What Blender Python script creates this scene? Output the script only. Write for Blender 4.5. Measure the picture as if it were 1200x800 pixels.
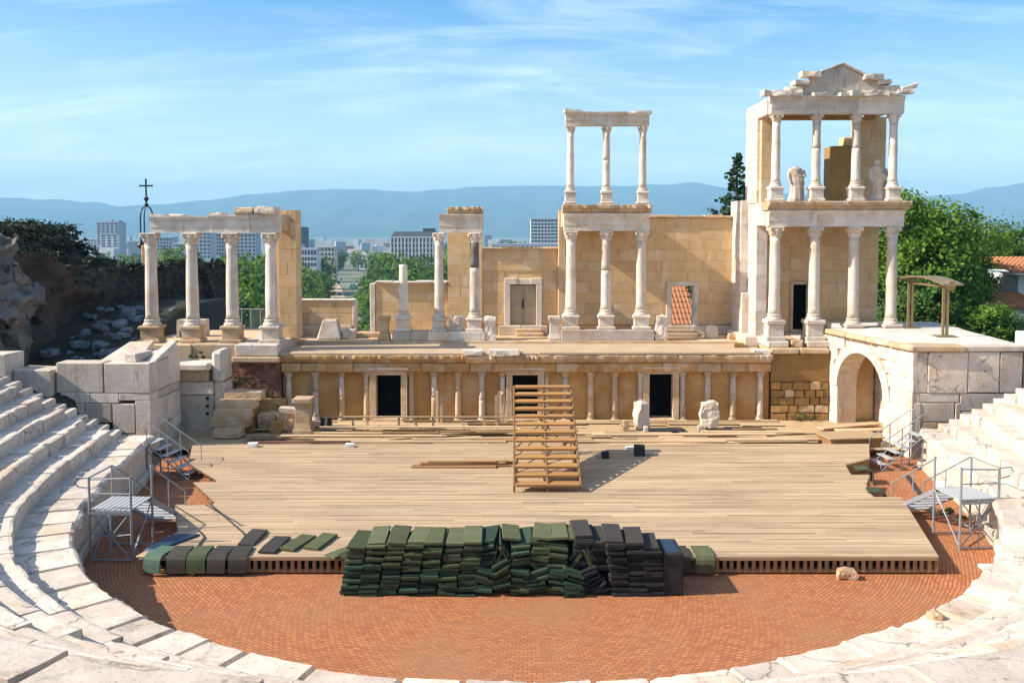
import bpy, bmesh, math, random
import numpy as np
from mathutils import Vector, Matrix, noise

R = math.radians
random.seed(7)
rnd = random.Random(11)
SC = bpy.context.scene
COL = SC.collection
for o in list(bpy.data.objects):
    bpy.data.objects.remove(o)

# ------------------------------------------------------------------ camera
EYE = 9.3
PITCH = 3.3
cam_d = bpy.data.cameras.new('camera')
cam = bpy.data.objects.new('camera', cam_d)
COL.objects.link(cam)
cam.location = (0, 0, EYE)
cam.rotation_euler = (R(90 - PITCH), 0, 0)
cam_d.sensor_width = 36
cam_d.lens = 36 * 1080 / 1200
cam_d.shift_y = -64.7 / 1200
cam_d.clip_start = 0.1
cam_d.clip_end = 60000
SC.camera = cam

# ------------------------------------------------------------------ light
SUN_EL = 36.0
SUN_AZ = 8.0            # how far the sun stands towards the camera from straight left
ts = Vector((-math.cos(R(SUN_AZ)) * math.cos(R(SUN_EL)), -math.sin(R(SUN_AZ)) * math.cos(R(SUN_EL)), math.sin(R(SUN_EL))))
sl = bpy.data.lights.new('sun', 'SUN')
sl.energy = 5.0
sl.angle = R(0.5)
sl.color = (1.0, 0.93, 0.82)
sun = bpy.data.objects.new('sun', sl)
COL.objects.link(sun)
sun.location = (-60, -20, 60)
sun.rotation_euler = (-ts).to_track_quat('-Z', 'Y').to_euler()

W = bpy.data.worlds.new('World')
SC.world = W
W.use_nodes = True
wn, wl = W.node_tree.nodes, W.node_tree.links
wn.clear()


def nd(t, kind, **kw):
    n = t.nodes.new(kind)
    for k, v in kw.items():
        if k.startswith('i_'):
            n.inputs[k[2:].replace('_', ' ')].default_value = v
        else:
            setattr(n, k, v)
    return n


T = W.node_tree
sky = nd(T, 'ShaderNodeTexSky', sky_type='NISHITA', sun_disc=False, sun_elevation=R(SUN_EL),
         sun_rotation=R(180 + 90 - SUN_AZ), altitude=200, air_density=1.0, dust_density=1.6, ozone_density=2.2)
tc = nd(T, 'ShaderNodeTexCoord')
sep = nd(T, 'ShaderNodeSeparateXYZ')
wl.new(tc.outputs['Generated'], sep.inputs[0])
zz = nd(T, 'ShaderNodeMath', operation='MAXIMUM'); zz.inputs[1].default_value = 0.0
wl.new(sep.outputs[2], zz.inputs[0])
za = nd(T, 'ShaderNodeMath', operation='ADD'); za.inputs[1].default_value = 0.22
wl.new(zz.outputs[0], za.inputs[0])
dx = nd(T, 'ShaderNodeMath', operation='DIVIDE'); dy = nd(T, 'ShaderNodeMath', operation='DIVIDE')
wl.new(sep.outputs[0], dx.inputs[0]); wl.new(za.outputs[0], dx.inputs[1])
wl.new(sep.outputs[1], dy.inputs[0]); wl.new(za.outputs[0], dy.inputs[1])
cb = nd(T, 'ShaderNodeCombineXYZ')
wl.new(dx.outputs[0], cb.inputs[0]); wl.new(dy.outputs[0], cb.inputs[1])
mp = nd(T, 'ShaderNodeMapping')
mp.inputs['Rotation'].default_value = (0, 0, R(-28))
mp.inputs['Scale'].default_value = (0.7, 2.3, 1)
wl.new(cb.outputs[0], mp.inputs[0])
n1 = nd(T, 'ShaderNodeTexNoise', i_Scale=1.9, i_Detail=12.0, i_Roughness=0.66, i_Distortion=0.9)
wl.new(mp.outputs[0], n1.inputs['Vector'])
n2 = nd(T, 'ShaderNodeTexNoise', i_Scale=0.75, i_Detail=3.0, i_Roughness=0.5)
wl.new(cb.outputs[0], n2.inputs['Vector'])
mu = nd(T, 'ShaderNodeMath', operation='MULTIPLY')
wl.new(n1.outputs[0], mu.inputs[0]); wl.new(n2.outputs[0], mu.inputs[1])
cr = nd(T, 'ShaderNodeValToRGB')
cr.color_ramp.elements[0].position = 0.21; cr.color_ramp.elements[0].color = (0, 0, 0, 1)
cr.color_ramp.elements[1].position = 0.48; cr.color_ramp.elements[1].color = (0.5, 0.5, 0.5, 1)
wl.new(mu.outputs[0], cr.inputs[0])
mx = nd(T, 'ShaderNodeMix', data_type='RGBA')
wl.new(cr.outputs[0], mx.inputs['Factor'])
hs = nd(T, 'ShaderNodeHueSaturation', i_Saturation=1.42, i_Value=1.0)
wl.new(sky.outputs[0], hs.inputs['Color'])
wl.new(hs.outputs[0], mx.inputs['A'])
mx.inputs['B'].default_value = (10.5, 10.9, 11.2, 1)
vl = nd(T, 'ShaderNodeMapRange', interpolation_type='SMOOTHSTEP')
vl.inputs['From Min'].default_value = 0.0; vl.inputs['From Max'].default_value = 0.25
vl.inputs['To Min'].default_value = 0.45; vl.inputs['To Max'].default_value = 0.0
wl.new(zz.outputs[0], vl.inputs['Value'])
m2 = nd(T, 'ShaderNodeMix', data_type='RGBA')
wl.new(vl.outputs[0], m2.inputs['Factor']); wl.new(mx.outputs['Result'], m2.inputs['A'])
m2.inputs['B'].default_value = (8.0, 8.8, 9.8, 1)
mx = m2
bg = nd(T, 'ShaderNodeBackground'); bg.inputs['Strength'].default_value = 0.115
wl.new(mx.outputs['Result'], bg.inputs['Color'])
wo = nd(T, 'ShaderNodeOutputWorld')
wl.new(bg.outputs[0], wo.inputs['Surface'])

SC.view_settings.view_transform = 'Standard'
SC.view_settings.look = 'None'
SC.view_settings.exposure = 0.86
SC.view_settings.gamma = 1
SC.view_settings.use_curve_mapping = False
SC.render.engine = 'CYCLES'
SC.cycles.max_bounces = 6
SC.cycles.diffuse_bounces = 4
SC.cycles.volume_bounces = 0
SC.cycles.use_denoising = True


# ------------------------------------------------------------------ materials
def new_mat(name):
    m = bpy.data.materials.new(name)
    m.use_nodes = True
    t = m.node_tree
    t.nodes.clear()
    out = nd(t, 'ShaderNodeOutputMaterial')
    bs = nd(t, 'ShaderNodeBsdfPrincipled')
    t.links.new(bs.outputs[0], out.inputs['Surface'])
    return m, t, bs, out


def ramp(t, src, p0, p1, c0=(0, 0, 0, 1), c1=(1, 1, 1, 1)):
    r = nd(t, 'ShaderNodeValToRGB')
    r.color_ramp.elements[0].position = p0; r.color_ramp.elements[0].color = c0
    r.color_ramp.elements[1].position = p1; r.color_ramp.elements[1].color = c1
    t.links.new(src, r.inputs[0])
    return r


def mix(t, fac, a, b, mode='MIX'):
    m = nd(t, 'ShaderNodeMix', data_type='RGBA', blend_type=mode)
    for s, v in (('Factor', fac), ('A', a), ('B', b)):
        if hasattr(v, 'is_output'):
            t.links.new(v, m.inputs[s])
        else:
            m.inputs[s].default_value = v if s == 'Factor' else (*v[:3], 1)
    return m.outputs['Result']


def stone(name, c1, c2, dark=None, scale=2.0, bump=0.35, rough=0.9, var=0.25, stain=0.5, streak=False, tan=None, tanfac=0.4, tone=False, crack=0.0):
    """weathered stone: two tones, dark pits and stains, per-object shift"""
    m, t, bs, out = new_mat(name)
    tcn = nd(t, 'ShaderNodeTexCoord')
    oi = nd(t, 'ShaderNodeObjectInfo')
    off = nd(t, 'ShaderNodeVectorMath', operation='SCALE'); off.inputs['Scale'].default_value = 37.0
    cmb = nd(t, 'ShaderNodeCombineXYZ')
    t.links.new(oi.outputs['Random'], cmb.inputs[0]); t.links.new(oi.outputs['Random'], cmb.inputs[1])
    t.links.new(cmb.outputs[0], off.inputs[0])
    add = nd(t, 'ShaderNodeVectorMath', operation='ADD')
    t.links.new(tcn.outputs['Object'], add.inputs[0]); t.links.new(off.outputs[0], add.inputs[1])
    P = add.outputs[0]
    a = nd(t, 'ShaderNodeTexNoise', i_Scale=scale, i_Detail=8.0, i_Roughness=0.65)
    t.links.new(P, a.inputs['Vector'])
    f = ramp(t, a.outputs[0], 0.36, 0.66)
    col = mix(t, f.outputs[0], c1, c2)
    if tan:
        b0 = nd(t, 'ShaderNodeTexNoise', i_Scale=scale * 0.45, i_Detail=5.0, i_Roughness=0.6)
        t.links.new(P, b0.inputs['Vector'])
        fb = ramp(t, b0.outputs[0], 0.5, 0.68, (0, 0, 0, 1), (tanfac, tanfac, tanfac, 1))
        col = mix(t, fb.outputs[0], col, tan)
    if dark:
        sv = P
        if streak:
            mpn = nd(t, 'ShaderNodeMapping'); mpn.inputs['Scale'].default_value = (1.6, 1.6, 0.28)
            t.links.new(P, mpn.inputs[0]); sv = mpn.outputs[0]
        b = nd(t, 'ShaderNodeTexNoise', i_Scale=scale * 1.3, i_Detail=7.0, i_Roughness=0.7)
        t.links.new(sv, b.inputs['Vector'])
        fd = ramp(t, b.outputs[0], 0.55, 0.76, (0, 0, 0, 1), (stain, stain, stain, 1))
        col = mix(t, fd.outputs[0], col, dark)
        pit = nd(t, 'ShaderNodeTexNoise', i_Scale=scale * 9, i_Detail=3.0, i_Roughness=0.6)
        t.links.new(P, pit.inputs['Vector'])
        fp = ramp(t, pit.outputs[0], 0.63, 0.72, (0, 0, 0, 1), (stain, stain, stain, 1))
        col = mix(t, fp.outputs[0], col, dark)
    if crack:
        dn = nd(t, 'ShaderNodeTexNoise', i_Scale=2.2, i_Detail=5.0, i_Roughness=0.6)
        t.links.new(P, dn.inputs['Vector'])
        sc2 = nd(t, 'ShaderNodeVectorMath', operation='MULTIPLY_ADD'); sc2.inputs[1].default_value = (.55, .55, .55)
        t.links.new(dn.outputs['Color'], sc2.inputs[0]); t.links.new(P, sc2.inputs[2])
        vr = nd(t, 'ShaderNodeTexVoronoi', feature='DISTANCE_TO_EDGE', i_Scale=0.75)
        t.links.new(sc2.outputs[0], vr.inputs['Vector'])
        gate = nd(t, 'ShaderNodeTexNoise', i_Scale=0.9, i_Detail=2.0); t.links.new(P, gate.inputs['Vector'])
        fg = ramp(t, gate.outputs[0], 0.48, 0.6)
        fc = ramp(t, vr.outputs['Distance'], 0.004, 0.022, (crack, crack, crack, 1), (0, 0, 0, 1))
        mm = nd(t, 'ShaderNodeMath', operation='MULTIPLY'); t.links.new(fg.outputs[0], mm.inputs[0]); t.links.new(fc.outputs[0], mm.inputs[1])
        col = mix(t, mm.outputs[0], col, dark)
    hv = nd(t, 'ShaderNodeHueSaturation')
    mr = nd(t, 'ShaderNodeMapRange')
    mr.inputs['To Min'].default_value = 1 - var; mr.inputs['To Max'].default_value = 1 + var * 0.45
    if tone:
        at = nd(t, 'ShaderNodeAttribute', attribute_name='tone')
        t.links.new(at.outputs['Fac'], mr.inputs['Value'])
    else:
        t.links.new(oi.outputs['Random'], mr.inputs['Value'])
    t.links.new(mr.outputs[0], hv.inputs['Value'])
    t.links.new(col, hv.inputs['Color'])
    t.links.new(hv.outputs[0], bs.inputs['Base Color'])
    bs.inputs['Roughness'].default_value = rough
    bs.inputs['Specular IOR Level'].default_value = 0.25
    if bump:
        bn = nd(t, 'ShaderNodeTexNoise', i_Scale=scale * 6, i_Detail=9.0, i_Roughness=0.7)
        t.links.new(P, bn.inputs['Vector'])
        bp = nd(t, 'ShaderNodeBump', i_Strength=bump, i_Distance=0.06)
        t.links.new(bn.outputs[0], bp.inputs['Height'])
        t.links.new(bp.outputs[0], bs.inputs['Normal'])
    return m


def plain(name, c, rough=0.6, metal=0.0, var=0.0, nscale=0, c2=None, spec=0.4):
    m, t, bs, out = new_mat(name)
    bs.inputs['Roughness'].default_value = rough
    bs.inputs['Metallic'].default_value = metal
    bs.inputs['Specular IOR Level'].default_value = spec
    tcn = nd(t, 'ShaderNodeTexCoord')
    a = nd(t, 'ShaderNodeTexNoise', i_Scale=nscale or 3.0, i_Detail=6.0, i_Roughness=0.6)
    t.links.new(tcn.outputs['Object'], a.inputs['Vector'])
    f = ramp(t, a.outputs[0], 0.35, 0.7)
    col = mix(t, f.outputs[0], c, c2 or tuple(x * 0.8 for x in c))
    if var:
        oi = nd(t, 'ShaderNodeObjectInfo')
        hv = nd(t, 'ShaderNodeHueSaturation')
        mr = nd(t, 'ShaderNodeMapRange'); mr.inputs['To Min'].default_value = 1 - var; mr.inputs['To Max'].default_value = 1 + var
        t.links.new(oi.outputs['Random'], mr.inputs['Value'])
        t.links.new(mr.outputs[0], hv.inputs['Value']); t.links.new(col, hv.inputs['Color'])
        col = hv.outputs[0]
    t.links.new(col, bs.inputs['Base Color'])
    return m


def wood(name, c1, c2, grain=(0.6, 14, 14), var=0.3, tone=False, rough=0.8, dirt=None):
    m, t, bs, out = new_mat(name)
    tcn = nd(t, 'ShaderNodeTexCoord')
    mpn = nd(t, 'ShaderNodeMapping'); mpn.inputs['Scale'].default_value = grain
    t.links.new(tcn.outputs['Object'], mpn.inputs[0])
    a = nd(t, 'ShaderNodeTexNoise', i_Scale=1.0, i_Detail=6.0, i_Roughness=0.65)
    t.links.new(mpn.outputs[0], a.inputs['Vector'])
    f = ramp(t, a.outputs[0], 0.3, 0.72)
    col = mix(t, f.outputs[0], c1, c2)
    if dirt:
        b = nd(t, 'ShaderNodeTexNoise', i_Scale=0.35, i_Detail=6.0, i_Roughness=0.62)
        mp2 = nd(t, 'ShaderNodeMapping'); mp2.inputs['Scale'].default_value = (0.6, 1.6, 1)
        t.links.new(tcn.outputs['Object'], mp2.inputs[0]); t.links.new(mp2.outputs[0], b.inputs['Vector'])
        fd = ramp(t, b.outputs[0], 0.46, 0.7, (0, 0, 0, 1), (0.7, 0.7, 0.7, 1))
        col = mix(t, fd.outputs[0], col, dirt)
    mr = nd(t, 'ShaderNodeMapRange'); mr.inputs['To Min'].default_value = 1 - var; mr.inputs['To Max'].default_value = 1 + var * 0.6
    if tone:
        at = nd(t, 'ShaderNodeAttribute', attribute_name='tone'); t.links.new(at.outputs['Fac'], mr.inputs['Value'])
    else:
        oi = nd(t, 'ShaderNodeObjectInfo'); t.links.new(oi.outputs['Random'], mr.inputs['Value'])
    hv = nd(t, 'ShaderNodeHueSaturation')
    t.links.new(mr.outputs[0], hv.inputs['Value']); t.links.new(col, hv.inputs['Color'])
    t.links.new(hv.outputs[0], bs.inputs['Base Color'])
    bs.inputs['Roughness'].default_value = rough
    bs.inputs['Specular IOR Level'].default_value = 0.2
    bp = nd(t, 'ShaderNodeBump', i_Strength=0.25, i_Distance=0.02)
    t.links.new(a.outputs[0], bp.inputs['Height']); t.links.new(bp.outputs[0], bs.inputs['Normal'])
    return m


def leaf(name, c1, c2, trans=0.3):
    m, t, bs, out = new_mat(name)
    at = nd(t, 'ShaderNodeAttribute', attribute_name='tone')
    col = mix(t, at.outputs['Fac'], c1, c2)
    t.links.new(col, bs.inputs['Base Color'])
    bs.inputs['Roughness'].default_value = 0.6
    bs.inputs['Specular IOR Level'].default_value = 0.25
    tr = nd(t, 'ShaderNodeBsdfTranslucent')
    t.links.new(col, tr.inputs['Color'])
    ms = nd(t, 'ShaderNodeMixShader'); ms.inputs[0].default_value = trans
    t.links.new(bs.outputs[0], ms.inputs[1]); t.links.new(tr.outputs[0], ms.inputs[2])
    t.links.new(ms.outputs[0], out.inputs['Surface'])
    return m


M = {}
M['marble'] = stone('white_marble', (0.75, 0.65, 0.54), (0.6, 0.5, 0.4), dark=(0.22, 0.18, 0.14), scale=1.7, bump=.5, var=0.16, stain=0.75, streak=True, tan=(0.55, 0.38, 0.22), tanfac=0.6)
M['seat'] = stone('seat_limestone', (0.71, 0.6, 0.49), (0.58, 0.48, 0.39), dark=(0.2, 0.165, 0.13), scale=1.7, bump=0.45, var=0.22, stain=0.8, tan=(0.6, 0.42, 0.28), tanfac=0.8, crack=.9)
M['greystone'] = stone('grey_marble', (0.66, 0.56, 0.46), (0.5, 0.41, 0.325), dark=(0.18, 0.15, 0.12), scale=1.5, bump=.5, var=0.18, stain=0.75, streak=True, tan=(0.5, 0.33, 0.18), tanfac=0.65)
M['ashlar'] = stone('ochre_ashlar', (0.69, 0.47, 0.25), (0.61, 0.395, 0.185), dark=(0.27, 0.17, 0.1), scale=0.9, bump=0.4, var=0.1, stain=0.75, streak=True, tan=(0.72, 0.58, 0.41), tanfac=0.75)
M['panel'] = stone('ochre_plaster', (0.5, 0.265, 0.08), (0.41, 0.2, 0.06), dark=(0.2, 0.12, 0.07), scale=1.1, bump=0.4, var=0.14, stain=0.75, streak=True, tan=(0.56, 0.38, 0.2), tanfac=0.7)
M['tanstone'] = stone('tan_stone', (0.66, 0.47, 0.29), (0.5, 0.31, 0.15), dark=(0.2, 0.13, 0.08), scale=2.0, bump=0.6, var=0.2, stain=0.6, tan=(0.6, 0.53, 0.44), tanfac=0.6)
M['stained'] = stone('rust_stained_stone', (0.62, 0.37, 0.15), (0.44, 0.23, 0.08), dark=(0.18, 0.11, 0.06), scale=2.0, bump=0.6, var=0.2, stain=0.7, streak=True, tan=(0.66, 0.53, 0.38), tanfac=0.6)
M['brown'] = stone('brown_masonry', (0.42, 0.24, 0.08), (0.32, 0.18, 0.06), dark=(0.16, 0.1, 0.05), scale=2.0, bump=0.6, var=0.3, stain=0.6)
M['darkstone'] = stone('shade_darkened_fieldstone', (0.075, 0.062, 0.05), (0.04, 0.03, 0.022), dark=(0.015, 0.012, 0.01), scale=1.5, bump=0.8, var=0.4, stain=0.7, tone=True)  # stone colour darkened to carry the deep shade on the bank
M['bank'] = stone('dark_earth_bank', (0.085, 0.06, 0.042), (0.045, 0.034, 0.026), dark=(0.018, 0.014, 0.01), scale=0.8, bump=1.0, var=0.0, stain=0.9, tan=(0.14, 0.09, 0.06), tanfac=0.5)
M['redbrick'] = stone('dark_red_brick', (0.3, 0.13, 0.08), (0.22, 0.11, 0.07), dark=(0.1, 0.08, 0.06), scale=2.5, bump=0.6, var=0.4, stain=0.7, tone=True)
M['rock'] = stone('grey_rock', (0.19, 0.172, 0.155), (0.11, 0.1, 0.088), dark=(0.06, 0.055, 0.05), scale=0.9, bump=0.9, var=0.1, stain=0.8, tan=(0.34, 0.24, 0.15), tanfac=0.5)
M['rubble_blue'] = stone('pale_rubble', (0.2, 0.23, 0.26), (0.12, 0.14, 0.16), dark=(0.08, 0.08, 0.08), scale=2.0, var=0.3, stain=0.6)
M['concrete'] = stone('tan_concrete', (0.47, 0.345, 0.225), (0.4, 0.29, 0.185), dark=(0.24, 0.17, 0.11), scale=0.8, bump=0.15, var=0.06, stain=0.4)
M['roofstone'] = stone('pale_roof_slab', (0.68, 0.61, 0.52), (0.58, 0.5, 0.42), dark=(0.34, 0.28, 0.22), scale=1.1, bump=0.3, var=0.1, stain=0.5)
M['soil'] = stone('dry_soil', (0.52, 0.36, 0.2), (0.38, 0.26, 0.14), dark=(0.16, 0.12, 0.07), scale=0.5, bump=0.6, var=0.0, stain=0.8)
M['earth'] = stone('hill_earth', (0.05, 0.042, 0.028), (0.032, 0.03, 0.017), dark=(0.03, 0.03, 0.02), scale=0.6, bump=0.9, var=0.0, stain=0.7)
M['dark'] = plain('painted_shade', (0.012, 0.011, 0.01), 1.0, spec=0.0)  # near-black colour standing in for the shade of unlit depths
M['deck'] = wood('weathered_deck_boards', (0.54, 0.385, 0.235), (0.41, 0.285, 0.17), tone=True, var=0.3, dirt=(0.33, 0.225, 0.135))
M['deckend'] = wood('fascia_boards', (0.34, 0.22, 0.12), (0.24, 0.15, 0.08), grain=(9, 9, 1.2), var=0.25)
M['lumber'] = wood('pale_lumber', (0.62, 0.44, 0.26), (0.44, 0.29, 0.16), var=0.35)
M['oldlumber'] = wood('brown_lumber', (0.36, 0.2, 0.085), (0.22, 0.12, 0.05), var=0.3)
M['tread'] = wood('orange_stained_wood', (0.46, 0.25, 0.09), (0.36, 0.18, 0.06), var=0.15, rough=0.6)
M['metal'] = plain('galvanised_steel', (0.3, 0.31, 0.32), 0.6, 0.4, nscale=6)
M['whitemetal'] = plain('pale_steel', (0.46, 0.46, 0.45), 0.65, 0.2, nscale=6)
M['iron'] = plain('dark_iron', (0.05, 0.055, 0.06), 0.5, 0.5)
M['bronze'] = plain('bronze_sheet', (0.34, 0.24, 0.12), 0.45, 0.5, nscale=5)
M['matgreen'] = plain('green_foam', (0.068, 0.076, 0.04), 0.95, var=0.35, nscale=3, c2=(0.04, 0.062, 0.034), spec=0.12)
M['matdark'] = plain('dark_green_foam', (0.03, 0.056, 0.036), 0.9, var=0.4, nscale=3, c2=(0.036, 0.053, 0.032), spec=0.15)
M['matolive'] = plain('olive_foam', (0.115, 0.12, 0.06), 0.95, var=0.25, nscale=3, c2=(0.075, 0.085, 0.042), spec=0.1)
M['matblack'] = plain('black_foam', (0.02, 0.02, 0.022), 0.85, var=0.4, nscale=3, c2=(0.035, 0.034, 0.033), spec=0.2)
M['matbrown'] = plain('brown_black_foam', (0.05, 0.043, 0.034), 0.75, var=0.2, nscale=5, spec=0.3)
M['matteal'] = plain('teal_foam', (0.085, 0.14, 0.095), 0.8, nscale=5, spec=0.3)
M['matblue'] = plain('blue_vinyl', (0.015, 0.04, 0.075), 0.5, nscale=5)
M['leaf_a'] = leaf('leaves_deep', (0.03, 0.085, 0.012), (0.1, 0.19, 0.022))
M['leaf_b'] = leaf('leaves_fresh', (0.05, 0.13, 0.012), (0.2, 0.32, 0.03), 0.38)
M['leaf_c'] = leaf('needles', (0.02, 0.055, 0.022), (0.055, 0.11, 0.035), 0.2)
M['scrub_leaf'] = leaf('scrub_leaves', (0.012, 0.02, 0.008), (0.045, 0.05, 0.02), 0.15)
M['grass'] = leaf('weed_leaves', (0.05, 0.08, 0.02), (0.12, 0.15, 0.04))
M['bark'] = plain('bark', (0.09, 0.065, 0.045), 0.9, nscale=4)
M['tile'] = stone('orange_roof_tile', (0.5, 0.22, 0.1), (0.4, 0.16, 0.07), dark=(0.28, 0.14, 0.08), scale=2.2, var=0.2, stain=0.5, bump=0.2)
M['whitewall'] = plain('white_render', (0.78, 0.77, 0.74), 0.9, nscale=1)
M['cityA'] = plain('pale_facade', (0.6, 0.61, 0.62), 0.9, nscale=0.2, var=0.2)
M['cityB'] = plain('grey_facade', (0.38, 0.42, 0.46), 0.9, nscale=0.2, var=0.15)
M['cityC'] = plain('cream_facade', (0.6, 0.54, 0.45), 0.9, nscale=0.2)
M['slate'] = plain('dark_slate', (0.06, 0.065, 0.075), 0.7, nscale=0.5)
M['glass'] = plain('window_glass', (0.05, 0.07, 0.09), 0.15, nscale=0.4, spec=0.6)
M['tealglass'] = plain('teal_curtain_glass', (0.03, 0.1, 0.11), 0.2, nscale=0.4, spec=0.6)
M['asphalt'] = plain('asphalt', (0.2, 0.19, 0.18), 0.9, nscale=0.1, c2=(0.16, 0.155, 0.15))
M['paleground'] = plain('town_ground', (0.2, 0.19, 0.15), 0.95, nscale=0.01, c2=(0.1, 0.12, 0.06))
M['mountain'] = plain('mountain_forest', (0.05, 0.075, 0.045), 1.0, nscale=0.0012, c2=(0.09, 0.11, 0.07), spec=0.0)
M['green_fence'] = plain('green_painted_mesh', (0.09, 0.17, 0.14), 0.6, nscale=3)
M['doorpaint'] = plain('tan_painted_door', (0.42, 0.33, 0.2), 0.7, nscale=2)
M['whitepaint'] = plain('white_plastic', (0.75, 0.75, 0.73), 0.5)
M['carA'] = plain('car_paint_white', (0.7, 0.7, 0.7), 0.3, spec=0.6)
M['carB'] = plain('car_paint_dark', (0.06, 0.07, 0.09), 0.3, spec=0.6)
M['carC'] = plain('bus_paint_green', (0.05, 0.25, 0.16), 0.4, spec=0.5)


def paving():
    m, t, bs, out = new_mat('orange_brick_paving')
    tcn = nd(t, 'ShaderNodeTexCoord')
    sp = nd(t, 'ShaderNodeSeparateXYZ')
    sub = nd(t, 'ShaderNodeVectorMath', operation='SUBTRACT'); sub.inputs[1].default_value = (0.6, 30.5, 0)
    t.links.new(tcn.outputs['Object'], sub.inputs[0])
    wob = nd(t, 'ShaderNodeTexNoise', i_Scale=0.5, i_Detail=2.0)
    t.links.new(tcn.outputs['Object'], wob.inputs['Vector'])
    t.links.new(sub.outputs[0], sp.inputs[0])
    ln = nd(t, 'ShaderNodeVectorMath', operation='LENGTH'); t.links.new(sub.outputs[0], ln.inputs[0])
    at = nd(t, 'ShaderNodeMath', operation='ARCTAN2')
    t.links.new(sp.outputs[0], at.inputs[0]); t.links.new(sp.outputs[1], at.inputs[1])
    ar = nd(t, 'ShaderNodeMath', operation='MULTIPLY'); ar.inputs[1].default_value = 11.0
    t.links.new(at.outputs[0], ar.inputs[0])
    w2 = nd(t, 'ShaderNodeMath', operation='MULTIPLY_ADD'); w2.inputs[1].default_value = 0.25
    t.links.new(wob.outputs[0], w2.inputs[0]); t.links.new(ln.outputs['Value'], w2.inputs[2])
    cbn = nd(t, 'ShaderNodeCombineXYZ')
    t.links.new(ar.outputs[0], cbn.inputs[0]); t.links.new(w2.outputs[0], cbn.inputs[1])
    br = nd(t, 'ShaderNodeTexBrick', offset=0.5)
    br.inputs['Scale'].default_value = 1.0
    br.inputs['Brick Width'].default_value = 0.19
    br.inputs['Row Height'].default_value = 0.1
    br.inputs['Mortar Size'].default_value = 0.014
    br.inputs['Mortar Smooth'].default_value = 0.25
    br.inputs['Bias'].default_value = -0.1
    br.inputs['Color1'].default_value = (0.5, 0.19, 0.07, 1)
    br.inputs['Color2'].default_value = (0.34, 0.118, 0.047, 1)
    br.inputs['Mortar'].default_value = (0.24, 0.09, 0.045, 1)
    t.links.new(cbn.outputs[0], br.inputs['Vector'])
    big = nd(t, 'ShaderNodeTexNoise', i_Scale=0.35, i_Detail=6.0, i_Roughness=0.65)
    t.links.new(tcn.outputs['Object'], big.inputs['Vector'])
    fb = ramp(t, big.outputs[0], 0.42, 0.72, (0, 0, 0, 1), (0.8, 0.8, 0.8, 1))
    col = mix(t, fb.outputs[0], br.outputs['Color'], (0.33, 0.165, 0.08))
    sp2 = nd(t, 'ShaderNodeTexVoronoi', i_Scale=3.2)
    t.links.new(tcn.outputs['Object'], sp2.inputs['Vector'])
    fs = ramp(t, sp2.outputs['Distance'], 0.05, 0.1, (0.8, 0.8, 0.8, 1), (0, 0, 0, 1))
    col = mix(t, fs.outputs[0], col, (0.52, 0.3, 0.17))
    t.links.new(col, bs.inputs['Base Color'])
    bs.inputs['Roughness'].default_value = 0.85
    bs.inputs['Specular IOR Level'].default_value = 0.25
    bp = nd(t, 'ShaderNodeBump', i_Strength=0.8, i_Distance=0.02, invert=True)
    t.links.new(br.outputs['Fac'], bp.inputs['Height'])
    t.links.new(bp.outputs[0], bs.inputs['Normal'])
    return m


M['paving'] = paving()

# ------------------------------------------------------------------ mesh helpers
WORLD = {}

_CORN = [(i, j, k) for k in (0, 1) for j in (0, 1) for i in (0, 1)]


def _chamfer_topology():
    idx = {}
    coords = []
    for c in _CORN:
        for a in range(3):
            idx[(c, a)] = len(coords)
            coords.append((c, a))
    faces = []
    for a in range(3):
        for s in (0, 1):
            o = [x for x in range(3) if x != a]
            ring = []
            for p, q in ((0, 0), (1, 0), (1, 1), (0, 1)):
                c = [0, 0, 0]; c[a] = s; c[o[0]] = p; c[o[1]] = q
                ring.append(idx[(tuple(c), a)])
            faces.append(tuple(ring))
    for a in range(3):
        o = [x for x in range(3) if x != a]
        for p in (0, 1):
            for q in (0, 1):
                c0 = [0, 0, 0]; c1 = [0, 0, 0]
                c0[o[0]] = c1[o[0]] = p; c0[o[1]] = c1[o[1]] = q
                c1[a] = 1
                c0, c1 = tuple(c0), tuple(c1)
                faces.append((idx[(c0, o[0])], idx[(c1, o[0])], idx[(c1, o[1])], idx[(c0, o[1])]))
    for c in _CORN:
        faces.append(tuple(idx[(c, a)] for a in range(3)))
    return coords, faces


_CC, _CF = _chamfer_topology()


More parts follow.
